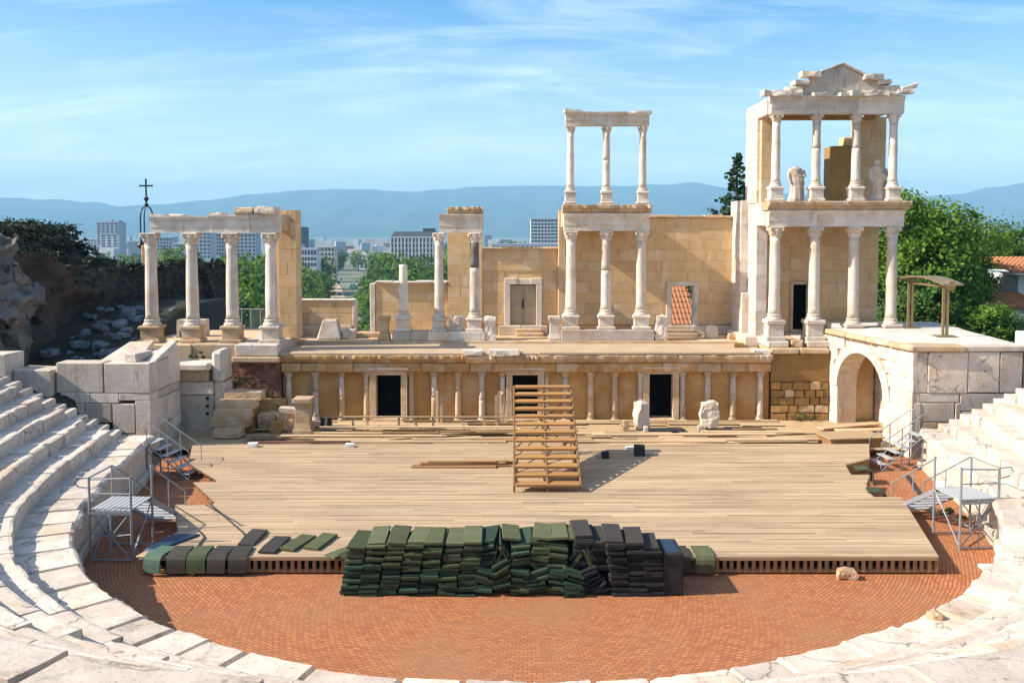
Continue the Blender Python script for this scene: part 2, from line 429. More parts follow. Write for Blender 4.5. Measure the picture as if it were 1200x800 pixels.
class MB:
    def __init__(s):
        s.v = []; s.f = []; s.t = []

    def add(s, vs, fs, tone=None):
        b = len(s.v)
        s.v += [tuple(p) for p in vs]
        s.f += [tuple(i + b for i in f) for f in fs]
        s.t += [tone if tone is not None else 0.5] * len(fs)
        return s

    def hexa(s, p, ch=0.0, tone=None):
        """p: 8 corners, order x fastest then y then z"""
        P = [Vector(q) for q in p]
        if ch <= 0:
            s.add(P, [(0, 2, 3, 1), (4, 5, 7, 6), (0, 1, 5, 4), (2, 6, 7, 3), (0, 4, 6, 2), (1, 3, 7, 5)], tone)
            return s
        L = [((P[1] - P[0]).length + (P[7] - P[6]).length) / 2, ((P[2] - P[0]).length + (P[7] - P[5]).length) / 2, ((P[4] - P[0]).length + (P[7] - P[3]).length) / 2]
        c = [min(0.45, ch / max(l, 1e-4)) for l in L]
        out = []
        for (cc, a) in _CC:
            u = [0, 0, 0]
            for x in range(3):
                u[x] = float(cc[x]) if x == a else (c[x] if cc[x] == 0 else 1 - c[x])
            q = Vector((0, 0, 0))
            for n, (i, j, k) in enumerate(_CORN):
                w = (u[0] if i else 1 - u[0]) * (u[1] if j else 1 - u[1]) * (u[2] if k else 1 - u[2])
                q += P[n] * w
            out.append(q)
        s.add(out, _CF, tone)
        return s

    def box(s, x0, x1, y0, y1, z0, z1, ch=0.0, jit=0.0, tone=None):
        p = [(x0, y0, z0), (x1, y0, z0), (x0, y1, z0), (x1, y1, z0), (x0, y0, z1), (x1, y0, z1), (x0, y1, z1), (x1, y1, z1)]
        if jit:
            p = [tuple(c + rnd.uniform(-jit, jit) for c in q) for q in p]
        return s.hexa(p, ch, tone)

    def obox(s, c, size, rz=0.0, ch=0.0, rx=0.0, ry=0.0, tone=None):
        m = Matrix.Translation(c) @ Matrix.Rotation(rz, 4, 'Z') @ Matrix.Rotation(ry, 4, 'Y') @ Matrix.Rotation(rx, 4, 'X')
        h = [x / 2 for x in size]
        p = [m @ Vector(((2 * i - 1) * h[0], (2 * j - 1) * h[1], (2 * k - 1) * h[2])) for (i, j, k) in _CORN]
        return s.hexa(p, ch, tone)

    def lathe(s, cx, cy, prof, seg=20, mod=None, tone=None):
        vs = []; fs = []
        for (r, z) in prof:
            for i in range(seg):
                a = 2 * math.pi * i / seg
                rr = r if mod is None else r * mod(a, z)
                vs.append((cx + rr * math.cos(a), cy + rr * math.sin(a), z))
        n = len(prof)
        for j in range(n - 1):
            for i in range(seg):
                k = (i + 1) % seg
                fs.append((j * seg + i, j * seg + k, (j + 1) * seg + k, (j + 1) * seg + i))
        fs.append(tuple(reversed(range(seg))))
        fs.append(tuple((n - 1) * seg + i for i in range(seg)))
        return s.add(vs, fs, tone)

    def tube(s, pts, r, seg=8, tone=None):
        P = [Vector(p) for p in pts]
        vs = []; fs = []
        rr = r if isinstance(r, (list, tuple)) else [r] * len(P)
        for i, p in enumerate(P):
            d = (P[min(i + 1, len(P) - 1)] - P[max(i - 1, 0)]).normalized()
            ref = Vector((0, 0, 1)) if abs(d.z) < 0.9 else Vector((1, 0, 0))
            u = d.cross(ref).normalized(); w = d.cross(u)
            for k in range(seg):
                a = 2 * math.pi * k / seg
                vs.append(p + (u * math.cos(a) + w * math.sin(a)) * rr[i])
        for j in range(len(P) - 1):
            for k in range(seg):
                q = (k + 1) % seg
                fs.append((j * seg + k, j * seg + q, (j + 1) * seg + q, (j + 1) * seg + k))
        fs.append(tuple(range(seg))); fs.append(tuple((len(P) - 1) * seg + k for k in range(seg)))
        return s.add(vs, fs, tone)

    def prism(s, poly, z0, z1, tone=None):
        n = len(poly)
        vs = [(x, y, z0) for x, y in poly] + [(x, y, z1) for x, y in poly]
        fs = [tuple(reversed(range(n))), tuple(range(n, 2 * n))] + [(i, (i + 1) % n, n + (i + 1) % n, n + i) for i in range(n)]
        return s.add(vs, fs, tone)

    def profx(s, prof, x0, x1, tone=None):
        """profile in (y, z) drawn along X"""
        n = len(prof)
        vs = [(x0, y, z) for y, z in prof] + [(x1, y, z) for y, z in prof]
        fs = [tuple(range(n)), tuple(reversed(range(n, 2 * n)))] + [(i, n + i, n + (i + 1) % n, (i + 1) % n) for i in range(n)]
        return s.add(vs, fs, tone)

    def rough(s, c, size, rz=0.0, amp=0.08, n=4, rx=0.0, ry=0.0, rnd_pow=0.5, freq=1.3, tone=None, seed=None):
        """an irregular stone: a subdivided, rounded and broken box"""
        sd = Vector((rnd.uniform(0, 99), rnd.uniform(0, 99), rnd.uniform(0, 99)))
        m = Matrix.Translation(c) @ Matrix.Rotation(rz, 4, 'Z') @ Matrix.Rotation(ry, 4, 'Y') @ Matrix.Rotation(rx, 4, 'X')
        idx = {}; vs = []; fs = []

        def vid(i, j, k):
            key = (i, j, k)
            if key not in idx:
                u = Vector((2 * i / n - 1, 2 * j / n - 1, 2 * k / n - 1))
                l = u.length or 1
                mxx = max(abs(u.x), abs(u.y), abs(u.z))
                sph = u / l * mxx
                q = u.lerp(sph, rnd_pow * 0.5)
                p = Vector((q.x * size[0] / 2, q.y * size[1] / 2, q.z * size[2] / 2))
                d = noise.noise_vector(p * freq + sd) * amp + noise.noise_vector(p * freq * 3 + sd) * amp * 0.45
                idx[key] = len(vs); vs.append(m @ (p + d))
            return idx[key]
        for a in range(n):
            for b in range(n):
                for (A, fl) in ((0, 0), (n, 1)):
                    q = [(A, a, b), (A, a + 1, b), (A, a + 1, b + 1), (A, a, b + 1)]
                    fs.append(tuple(vid(*x) for x in (q if fl else q[::-1])))
                    q = [(a, A, b), (a + 1, A, b), (a + 1, A, b + 1), (a, A, b + 1)]
                    fs.append(tuple(vid(*x) for x in (q[::-1] if fl else q)))
                    q = [(a, b, A), (a + 1, b, A), (a + 1, b + 1, A), (a, b + 1, A)]
                    fs.append(tuple(vid(*x) for x in (q if fl else q[::-1])))
        return s.add(vs, fs, tone)

    def xf(s, m):
        s.v = [tuple(m @ Vector(p)) for p in s.v]
        return s

    def build(s, name, mat, parent=None, smooth=False, fix=True, origin=None):
        V = np.array(s.v, dtype=float)
        if origin is None:
            lo, hi = V.min(0), V.max(0)
            origin = Vector(((lo[0] + hi[0]) / 2, (lo[1] + hi[1]) / 2, lo[2]))
        else:
            origin = Vector(origin)
        V = V - np.array(origin)
        me = bpy.data.meshes.new(name)
        me.from_pydata(V.tolist(), [], s.f)
        if fix:
            bm = bmesh.new(); bm.from_mesh(me)
            bmesh.ops.recalc_face_normals(bm, faces=bm.faces)
            bm.to_mesh(me); bm.free()
        if len(set(s.t)) > 1:
            at = me.attributes.new('tone', 'FLOAT', 'FACE')
            at.data.foreach_set('value', s.t)
        if smooth:
            me.shade_smooth()
        me.materials.append(mat if not isinstance(mat, str) else M[mat])
        return link(name, me, origin, parent)


def link(name, data, world, parent=None, rot=None):
    o = bpy.data.objects.new(name, data)
    COL.objects.link(o)
    world = Vector(world)
    if parent is not None:
        o.parent = parent
        o.location = world - WORLD[parent]
    else:
        o.location = world
    if rot:
        o.rotation_euler = rot
    WORLD[o] = world
    return o


def tag(o, label=None, cat=None, group=None, kind=None):
    if label: o['label'] = label
    if cat: o['category'] = cat
    if group: o['group'] = group
    if kind: o['kind'] = kind
    return o


def thing(name, loc, label, cat, group=None):
    o = link(name, None, loc)
    o.empty_display_size = 0.3
    return tag(o, label, cat, group)


def copy_tree(o, loc, rz=0.0, label=None, group=None):
    c = o.copy(); COL.objects.link(c)
    c.location = loc; c.rotation_euler = (0, 0, rz); WORLD[c] = Vector(loc)
    if label: c['label'] = label
    if group: c['group'] = group
    for ch in o.children:
        d = ch.copy(); COL.objects.link(d); d.parent = c
        for g in ch.children:
            e = g.copy(); COL.objects.link(e); e.parent = d
    return c


def struct(o):
    o['kind'] = 'structure'
    return o

# ------------------------------------------------------------------ the curve of the orchestra edge
LP = [(-14.1, 38.0), (-13.75, 34.8), (-13.25, 31.5), (-12.85, 28.8), (-12.0, 25.2), (-10.6, 22.1), (-8.8, 19.8), (-6.5, 17.8),
      (-3.2, 16.2), (.4, 15.7), (3.4, 16.15), (6.5, 17.35), (8.75, 18.8), (10.25, 20.25), (11.9, 22.2), (13.4, 24.8), (14.4, 27.3), (15.05, 29.8), (15.65, 33), (16.4, 37.4)]


def catmull(P, n=14):
    out = []
    for i in range(len(P) - 1):
        p0 = Vector(P[max(i - 1, 0)]); p1 = Vector(P[i]); p2 = Vector(P[i + 1]); p3 = Vector(P[min(i + 2, len(P) - 1)])
        for k in range(n):
            t = k / n
            out.append(0.5 * ((2 * p1) + (p2 - p0) * t + (2 * p0 - 5 * p1 + 4 * p2 - p3) * t * t + (3 * p1 - p0 - 3 * p2 + p3) * t ** 3))
    out.append(Vector(P[-1]))
    return out


_C = catmull(LP)
_L = [0.0]
for i in range(1, len(_C)):
    _L.append(_L[-1] + (_C[i] - _C[i - 1]).length)
CLEN = _L[-1]


def cpt(s):
    s = max(0.0, min(CLEN, s))
    lo, hi = 0, len(_L) - 1
    while hi - lo > 1:
        m = (lo + hi) // 2
        if _L[m] <= s: lo = m
        else: hi = m
    f = (s - _L[lo]) / max(1e-6, _L[hi] - _L[lo])
    return _C[lo].lerp(_C[hi], f)


def cav(s, d):
    """point at arc length s, offset d outwards (away from the orchestra)"""
    p = cpt(s)
    t = (cpt(min(CLEN, s + 1.2)) - cpt(max(0, s - 1.2))).normalized()
    n = Vector((t.y, -t.x))   # curve runs left-far -> near -> right-far; outside is to its right
    return p + n * d


if (cav(CLEN / 2, 1.0) - Vector((.4, 30))).length < (cav(CLEN / 2, 0) - Vector((.4, 30))).length:
    _cav0 = cav
    def cav(s, d): return _cav0(s, -d)

ROW_D0, ROW_W, ROW_H, LEDGE_Z = 1.4, 0.8, 0.43, 1.5


def row_d(k, s):
    u = s / CLEN
    w = 1.4 if u < 0.55 else 1.4 - 0.5 * min(1, (u - 0.55) / 0.3)
    return w + k * ROW_W


# ------------------------------------------------------------------ ground and far land
GZ = -25.0


def smooth(a, b, x):
    t = np.clip((x - a) / (b - a), 0, 1)
    return t * t * (3 - 2 * t)


def build_terrain():
    xs = np.arange(-90, 110.1, 1.0); ys = np.arange(-40, 190.1, 1.0)
    X, Y = np.meshgrid(xs, ys)
    cs = np.array([(p.x, p.y) for p in (cpt(CLEN * i / 160) for i in range(161))])
    D = np.full(X.shape, 1e9)
    for p in cs:
        D = np.minimum(D, np.hypot(X - p[0], Y - p[1]))
    from_c = np.zeros(X.shape, bool)
    # inside test: polygon of the curve closed at the back
    px, py = cs[:, 0], cs[:, 1]
    j = len(px) - 1
    for i in range(len(px)):
        c = ((py[i] > Y) != (py[j] > Y)) & (X < (px[j] - px[i]) * (Y - py[i]) / (py[j] - py[i] + 1e-12) + px[i])
        from_c ^= c
        j = i
    Z = np.full(X.shape, 2.0)
    cavea = np.where(D < 0.7, -0.5, np.clip(0.7 + 0.525 * (D - 1.4), 0.3, 6.9))
    front = (Y < 38) & ~from_c
    Z = np.where(front, cavea, Z)
    mid = (Y >= 37.5) & (Y < 52) & (X > -20) & (X < 19.8)
    Z = np.where(mid | from_c, -0.4, Z)
    # left pit, left hill
    pit = (Y >= 38) & (X <= -17.5)
    hill = np.clip((-X - 23.8) * .8, 0, 4.2) + np.clip((Y - 40) * 0.02, 0, 1) - np.clip((Y - 58) * 0.25, 0, 9)
    Z = np.where(pit, np.maximum(0, hill) + 2.7 + np.clip((Y - 41) * .24, 0, 2.2) * (Y < 62), Z)
    lf = (Y < 38) & (X < -22) & ~from_c
    Z = np.where(lf, np.clip(np.maximum(Z, 2.5 + np.clip((-X - 24) * 0.8, 0, 8)), 0, 9.5), Z)
    rt = (Y >= 38) & (X >= 19.8)
    Z = np.where(rt, 2.6, Z)
    # everything falls away behind the stage building
    edge = 54 + 18 * smooth(17, 24, X) + 10 * smooth(-15, -22, X)
    fall = smooth(0, 34, Y - edge)
    back = np.where((Y > 51.5) & (X > -18) & (X < 19.8), 2.0, Z)
    Z = back * (1 - fall) + (GZ - 1.0) * fall
    side = np.maximum(smooth(50, 88, np.abs(X)), smooth(-15, -39, Y))
    Z = Z * (1 - side) + (GZ - 1.0) * side
    for a in range(Z.shape[0]):
        for b in range(Z.shape[1]):
            if not (from_c[a, b] or mid[a, b]):
                Z[a, b] += 0.25 * noise.noise(Vector((X[a, b] * 0.25, Y[a, b] * 0.25, 0)))
    global TERR
    TERR = (xs, ys, Z)
    n, m = Z.shape
    vs = np.stack([X, Y, Z], -1).reshape(-1, 3)
    q = np.arange(n * m).reshape(n, m)
    fs = np.stack([q[:-1, :-1], q[:-1, 1:], q[1:, 1:], q[1:, :-1]], -1).reshape(-1, 4)
    me = bpy.data.meshes.new('hillside'); me.from_pydata(vs.tolist(), [], fs.tolist()); me.shade_smooth()
    me.materials.append(M['earth'])
    struct(link('hillside', me, (0, 0, 0)))


build_terrain()


def ground_z(x, y):
    xs, ys, Z = TERR
    return float(Z[int(round(y - ys[0])), int(round(x - xs[0]))])


b = MB(); b.add([(-21000, -4000, GZ), (21000, -4000, GZ), (21000, 13000, GZ), (-21000, 13000, GZ)], [(0, 1, 2, 3)])
struct(b.build('plain_ground', 'paleground', fix=False))

# mountains: ridge heights read as elevation over the plain along the skyline
RIDGE = [(-1500, 238), (-600, 240), (-200, 236), (0, 231), (60, 233), (110, 236), (150, 242), (200, 238), (240, 234), (300, 227), (360, 222), (420, 221), (470, 224), (520, 222), (560, 218),
         (640, 217), (700, 218), (770, 216), (815, 214), (860, 221), (950, 228), (1060, 231), (1120, 227), (1160, 219), (1190, 215), (1240, 213), (1320, 218), (1600, 225), (2600, 235)]


def build_mountains():
    Yd = 11000.0
    nx, ny = 520, 40
    vs = []
    for j in range(ny):
        v = j / (ny - 1)
        for i in range(nx):
            u = -1400 + 3900 * i / (nx - 1)
            for k in range(len(RIDGE) - 1):
                if RIDGE[k][0] <= u <= RIDGE[k + 1][0]:
                    f = (u - RIDGE[k][0]) / (RIDGE[k + 1][0] - RIDGE[k][0]); f = f * f * (3 - 2 * f)
                    yv = RIDGE[k][1] * (1 - f) + RIDGE[k + 1][1] * f
                    break
            top = (273 - yv) / 1080 * Yd - GZ + EYE
            X = (u - 600) / 1080 * Yd
            Y = Yd - 4200 * (1 - v)
            prof = v ** 1.5
            g = noise.fractal(Vector((X * 0.0011 + v * .3, Y * 0.0005, 3)), 0.8, 2.0, 6)
            rdg = 1 - abs(noise.noise(Vector((X * 0.0016 + .4 * g, v * 1.2, 9)))) * 2
            h = top * prof + (g * 260 + rdg * 150) * prof ** .7 * (1 - v) * 1.5 + 14 * noise.noise(Vector((X * 0.004, 7, 0))) * v
            vs.append((X, Y, GZ - 8 + max(0, h)))
    for i in range(nx):
        x, y, z = vs[(ny - 1) * nx + i]
        vs.append((x, y + 1600, GZ - 8))
    ny += 1
    fs = [(j * nx + i, j * nx + i + 1, (j + 1) * nx + i + 1, (j + 1) * nx + i) for j in range(ny - 1) for i in range(nx - 1)]
    b = MB(); b.v = vs; b.f = fs; b.t = [0.5] * len(fs)
    struct(b.build('mountains', 'mountain', smooth=True, fix=False, origin=(0, 0, 0)))


build_mountains()

# orchestra floor: brick paving inside the podium
b = MB()
poly = [tuple(cav(CLEN * i / 90, 0.35)) for i in range(91)] + [(16.6, 45.0), (-16.0, 45.0)]
b.add([(x, y, 0.0) for x, y in poly], [tuple(range(len(poly)))])
o = struct(b.build('orchestra_floor', 'paving', fix=False, origin=(0, 0, 0)))
# dusty ground between the deck and the stage front, and in the side passages
b = MB(); b.add([(-20, 37.9, .3), (19.6, 37.9, .3), (19.6, 52, .3), (-20, 52, .3)], [(0, 1, 2, 3)])
struct(b.build('stage_ground', 'soil', fix=False))


# ------------------------------------------------------------------ curved stone seating
def arc_block(mb, s0, s1, d0, d1, z0, z1, ch=0.04, jit=0.02):
    j = lambda: rnd.uniform(-jit, jit)
    dz = j(); dd = j()
    p = []
    for z in (z0, z1):
        for d in (d0 + dd, d1):
            for s in (s0, s1):
                q = cav(s, d)
                p.append((q.x + j() * .5, q.y + j() * .5, z + (dz + j() * .5 if z == z1 else 0)))
    mb.hexa(p, ch)


def worn_block(mb, s0, s1, d0, d1, z0, z1, wear=.05, nx=6, ny=4, nz=2):
    """a seat block with worn, uneven edges"""
    sd = Vector((rnd.uniform(0, 90), rnd.uniform(0, 90), 0))
    tilt = rnd.uniform(-.012, .012); tilt2 = rnd.uniform(-.012, .012)
    bite = (rnd.random(), rnd.uniform(.1, .3), rnd.uniform(.05, .13)) if rnd.random() < .3 else None
    idx = {}; vs = []; fs = []
    def vid(i, j, k):
        key = (i, j, k)
        if key in idx: return idx[key]
        u, v, w = i / nx, j / ny, k / nz
        v = v ** 1.6
        s = s0 + (s1 - s0) * u; d = d0 + (d1 - d0) * v; z = z0 + (z1 - z0) * w
        q = Vector((u * (s1 - s0), v * (d1 - d0), w * (z1 - z0)))
        if k == nz:
            z += tilt * (u - .5) * 2 + tilt2 * (v - .5) * 2
            z += .016 * noise.noise(q * 2.5 + sd)
        if j == 0:
            d += wear * .6 * noise.noise(q * 2.2 + sd) 
            if k == nz:
                a = wear * (.45 + .9 * abs(noise.noise(q * 3.1 + sd)))
                d += a * .6; z -= a * .5
                if bite and abs(u - bite[0]) < bite[1]:
                    f = 1 - abs(u - bite[0]) / bite[1]
                    d += bite[2] * f; z -= bite[2] * .5 * f
        if i in (0, nx):
            s += (-1 if i else 1) * (wear * .12 + (wear * .35 if k == nz else 0) + (wear * .4 if j == 0 else 0) * abs(noise.noise(q * 4 + sd)))
        p = cav(s, d)
        idx[key] = len(vs); vs.append((p.x, p.y, z))
        return idx[key]
    for a in range(nx):
        for b_ in range(ny):
            fs.append(tuple(vid(*x) for x in ((a, b_, nz), (a + 1, b_, nz), (a + 1, b_ + 1, nz), (a, b_ + 1, nz))))
        for k in range(nz):
            fs.append(tuple(vid(*x) for x in ((a, 0, k), (a + 1, 0, k), (a + 1, 0, k + 1), (a, 0, k + 1))))
            fs.append(tuple(vid(*x) for x in ((a, ny, k), (a, ny, k + 1), (a + 1, ny, k + 1), (a + 1, ny, k))))
    for b_ in range(ny):
        for k in range(nz):
            fs.append(tuple(vid(*x) for x in ((0, b_, k), (0, b_, k + 1), (0, b_ + 1, k + 1), (0, b_ + 1, k))))
            fs.append(tuple(vid(*x) for x in ((nx, b_, k), (nx, b_ + 1, k), (nx, b_ + 1, k + 1), (nx, b_, k + 1))))
    fs.append(tuple(vid(*x) for x in ((0, 0, 0), (0, ny, 0), (nx, ny, 0), (nx, 0, 0))))
    mb.add(vs, fs)


def seat_wedge(label, s_a, s_b, k0, k1, step_side, ledge=True, ledge_a=None, ledge_b=None):
    c = cav((s_a + s_b) / 2, 2)
    root = thing('stone_seating', (c.x, c.y, 0), label, 'stone seating')
    for k in range(k0, k1):
        s = s_a + rnd.uniform(0, .3)
        sa = s_a
        first = True
        while sa < s_b - 0.05:
            d0 = row_d(k, (s_a + s_b) / 2) if (s_b - s_a) < 12 else row_d(k, sa)
            ln = rnd.uniform(1.1, 2.2)
            sb = min(s_b, sa + ln)
            if s_b - sb < 0.6: sb = s_b
            z1 = LEDGE_Z + ROW_H * (k + 1)
            broken = rnd.random() < 0.07
            mb = MB()
            jt = 0.03 if not broken else 0.06
            worn_block(mb, sa + .006, sb - .006, row_d(k, sa) + (0.05 if broken else 0) + rnd.uniform(-.02, .02), row_d(k, sa) + ROW_W + 0.1, z1 - ROW_H - 0.12, z1 + rnd.uniform(-.012, .012), wear=.05 if not broken else .1)
            mb.build('seat_block', 'seat', root)
            sa = sb
    if ledge:
        la = s_a if ledge_a is None else ledge_a
        lb = s_b if ledge_b is None else ledge_b
        sa = la
        while sa < lb - 0.05:
            sb = min(lb, sa + rnd.uniform(1.0, 1.7))
            if lb - sb < 0.5: sb = lb
            mb = MB()
            worn_block(mb, sa + .008, sb - .008, rnd.uniform(-.06, .06), row_d(0, sa) + .12, LEDGE_Z - .24, LEDGE_Z + rnd.uniform(-.012, .012), wear=.12, nx=8, ny=5)
            mb.build('ledge_slab', 'seat', root)
            mb = MB(); arc_block(mb, sa + .012, sb - .012, .16, .6, 0.32, LEDGE_Z - .235, ch=.02, jit=.008)
            mb.build('podium_panel', 'marble', root)
            mb = MB(); arc_block(mb, sa + .01, sb - .01, .0, .66, -.1, .33, ch=.06, jit=.03)
            mb.build('base_block', 'greystone', root)
            sa = sb
    return root


def s_near(x, y):
    best = min(range(0, 801), key=lambda i: (cpt(CLEN * i / 800) - Vector((x, y))).length)
    return CLEN * best / 800


S_AISLE1 = s_near(-7.77, 17.38) + 1.3           # aisle at the near left
S_AISLE2 = s_near(9.4, 19.5)
SA = 2.4
seat_wedge('curved rows of pale stone seats with long tread shadows beside the cracked white block wall', SA + 1.15, S_AISLE1 - .35, 0, 10, 'a', ledge_a=SA + .2, ledge_b=S_AISLE1 + .3)
seat_wedge('lowest stone rows in front of the orange brick floor, at the foot of the picture', S_AISLE1 + .45, S_AISLE2 - .5, 0, 6, 'a', ledge_a=S_AISLE1 + .3, ledge_b=S_AISLE2)
SB = CLEN - 0.9
seat_wedge('glaring white curved stone rows rising beside the wall with the arch', S_AISLE2 + .3, SB - 1.0, 0, 9, 'b', ledge_a=S_AISLE2, ledge_b=SB)


def aisle(label, s_a, s_b, k1, seed):
    c = cav((s_a + s_b) / 2, 2)
    root = thing('aisle_steps', (c.x, c.y, 0), label, 'stone steps')
    for k in range(k1):
        for h in (0, 1):
            z1 = LEDGE_Z + ROW_H * (k + (h + 1) / 2)
            d0 = row_d(k, (s_a + s_b) / 2) + h * ROW_W / 2 - .1
            mb = MB(); arc_block(mb, s_a + .01, s_b - .01, d0, d0 + ROW_W / 2 + .15, z1 - .34, z1, ch=.035, jit=.03)
            mb.build('step', 'seat', root)
    return root


aisle('narrow worn steps climbing between the shaded seat rows and the white block wall', SA + .15, SA + 1.15, 10, 1)
aisle('worn half-height steps between two wedges of seats near the lower left corner', S_AISLE1 - .35, S_AISLE1 + .45, 6, 2)
aisle('bright half-height steps against the tan side wall of the arched passage', SB - 1.0, SB + .1, 9, 3)
aisle('pale steps between the lowest rows and the glaring white wedge', S_AISLE2 - .5, S_AISLE2 + .3, 8, 4)

# broken lumps on the near right rows
for (x, y, z, sx, sy, sz, rz, lab) in [(8.6, 18.3, 1.5, .34, .24, .14, .4, 'small brown rubble lump lying on the white ledge by the brick floor'),
                                      (11.9, 17.6, 2.5, .5, .4, .16, 1.0, 'flat weathered stone chip on the white rows near the lower right corner')]:
    b = MB(); b.rough((x, y, z + sz * .35), (sx, sy, sz), rz=rz, amp=.07, n=6, freq=3.5, rnd_pow=.9)
    tag(b.build('stone_chip', 'tanstone'), lab, 'stone')

# ------------------------------------------------------------------ masonry helpers
def blocks_x(root, x0, x1, z0, z1, y, depth, h=.6, ln=1.3, mat='ashlar', holes=(), name='block', ch=.005, jit=.0015, top=None, lnvar=.25):
    """courses of blocks facing the camera; holes = (x0,x1,z0,z1); top = function giving the wall height at x"""
    nz = max(1, round((z1 - z0) / h)); hz = (z1 - z0) / nz
    for r in range(nz):
        za, zb = z0 + r * hz, z0 + (r + 1) * hz
        segs = [(x0, x1)]
        for (hx0, hx1, hz0, hz1) in holes:
            if zb > hz0 + .02 and za < hz1 - .02:
                ns = []
                for a, c in segs:
                    if hx1 <= a or hx0 >= c: ns.append((a, c)); continue
                    if hx0 > a: ns.append((a, hx0))
                    if hx1 < c: ns.append((hx1, c))
                segs = ns
        for a, c in segs:
            x = a
            first = rnd.uniform(.4, 1.0) * ln
            while x < c - .01:
                xe = min(c, x + (first if x == a else ln * rnd.uniform(1 - lnvar, 1 + lnvar)))
                if c - xe < .3: xe = c
                zt = zb
                if top:
                    t = top((x + xe) / 2)
                    if t <= za + .05: x = xe; continue
                    zt = min(zb, t)
                mb = MB()
                pr = rnd.uniform(0, jit * 4)
                mb.box(x + .004, xe - .004, y - pr, y + depth, za + .003, zt - .003, ch=ch, jit=jit)
                mb.build(name, mat, root)
                x = xe


def blocks_y(root, y0, y1, z0, z1, x, depth, h=.6, ln=1.3, mat='ashlar', name='block', ch=.012, jit=.004, slope=0.0, top=None):
    """courses of blocks on a wall that runs away from the camera; outer face at x, thickness towards +depth"""
    nz = max(1, round((z1 - z0) / h)); hz = (z1 - z0) / nz
    for r in range(nz):
        y = y0
        while y < y1 - .01:
            ye = min(y1, y + ln * rnd.uniform(.7, 1.2))
            if y1 - ye < .3: ye = y1
            za, zb = z0 + r * hz, z0 + (r + 1) * hz
            if top:
                tt = top((y + ye) / 2)
                if tt <= za + .05: y = ye; continue
                zb = min(zb, tt)
            mb = MB()
            xa, xb = sorted((x + rnd.uniform(-jit, jit), x + depth))
            p = []
            for z in (za + .003, zb - .003):
                for yy in (y + .004, ye - .004):
                    for xx in (xa, xb):
                        p.append((xx + slope * (yy - y0), yy, z))
            mb.hexa(p, ch)
            mb.build(name, mat, root)
            y = ye


def custom_block(root, x0, x1, y0, y1, z0, z1, mat='marble', name='block', ch=.03, jit=.012, amp=0):
    mb = MB()
    if amp:
        mb.rough(((x0 + x1) / 2, (y0 + y1) / 2, (z0 + z1) / 2), (x1 - x0, y1 - y0, z1 - z0), amp=amp, n=6, rnd_pow=.25, freq=2.0)
    else:
        mb.box(x0, x1, y0, y1, z0, z1, ch=ch, jit=jit)
    return mb.build(name, mat, root)


# ------------------------------------------------------------------ column helper
def column(root, x, y, z0, z1, r, ped=0.85, mat='marble', cap=True, base=True, pedmat=None, patched=None, seg=20, name='column', half=False):
    """shaft (part) > pedestal, base, capital (sub-parts)"""
    caph = r * 1.9 if cap else 0
    zb = z0 + ped
    bh = r * 1.0 if base else 0
    sd = rnd.uniform(0, 50)
    mod = lambda a, z: 1 + .045 * noise.noise(Vector((math.cos(a) * 1.2 + sd, math.sin(a) * 1.2, z * 1.1))) + .02 * noise.noise(Vector((math.cos(a) * 4 + sd, math.sin(a) * 4, z * 3)))
    zs0, zs1 = zb + bh, z1 - caph
    prof = []
    n = 14
    for i in range(n + 1):
        t = i / n
        rr = r * (1 - .16 * t ** 1.6)
        if i == 0: rr = r * 1.1
        if i == n: rr = r * .92
        prof.append((rr, zs0 + (zs1 - zs0) * t))
    mb = MB(); mb.lathe(x, y, prof, seg, mod)
    if patched:
        zc = zs0 + (zs1 - zs0) * patched[1]
        mb2 = MB()
        k = min(range(len(prof)), key=lambda i: abs(prof[i][1] - zc))
        mb = MB(); mb.lathe(x, y, prof[:k + 1], seg, mod)
        sh = mb.build(name, mat, root, smooth=True)
        mb2.lathe(x, y, prof[k:], seg, mod)
        mb2.build('upper_drum', patched[0], sh, smooth=True)
    else:
        sh = mb.build(name, mat, root, smooth=True)
    if ped:
        w = r * 1.55
        p = MB()
        p.box(x - w * 1.12, x + w * 1.12, y - w * 1.12, y + w * 1.12, z0, z0 + ped * .2, ch=.03, jit=.01)
        p.box(x - w * .9, x + w * .9, y - w * .9, y + w * .9, z0 + ped * .2, z0 + ped * .8, ch=.02, jit=.008)
        p.box(x - w * 1.08, x + w * 1.08, y - w * 1.08, y + w * 1.08, z0 + ped * .8, z0 + ped, ch=.035, jit=.01)
        p.build('pedestal', pedmat or mat, sh)
    if base:
        p = MB()
        p.lathe(x, y, [(r * 1.38, zb), (r * 1.42, zb + bh * .2), (r * 1.36, zb + bh * .4), (r * 1.14, zb + bh * .5), (r * 1.12, zb + bh * .65), (r * 1.24, zb + bh * .75), (r * 1.24, zb + bh * .9), (r * 1.1, zb + bh)], seg)
        p.build('base', mat, sh, smooth=False)
    if cap:
        p = MB()
        def cm(a, z):
            t = (z - zs1) / caph
            return 1 + (.1 * max(0, math.cos(8 * a)) if .1 < t < .75 else 0)
        p.lathe(x, y, [(r * .95, zs1), (r * .9, zs1 + caph * .06), (r * 1.0, zs1 + caph * .25), (r * 1.18, zs1 + caph * .36), (r * 1.0, zs1 + caph * .4), (r * 1.12, zs1 + caph * .58), (r * 1.28, zs1 + caph * .7), (r * 1.2, zs1 + caph * .76), (r * 1.3, zs1 + caph * .86)], 32, cm)
        for (sx, sy) in ((-1, -1), (1, -1), (-1, 1), (1, 1)):
            p.obox((x + sx * r * 1.02, y + sy * r * 1.02, zs1 + caph * .74), (r * .5, r * .32, caph * .24), rz=R(45) * sx * sy, ch=.015)
        w = r * 1.27
        p.box(x - w, x + w, y - w, y + w, zs1 + caph * .85, z1, ch=.03, jit=.012)
        p.build('capital', mat, sh)
    return sh


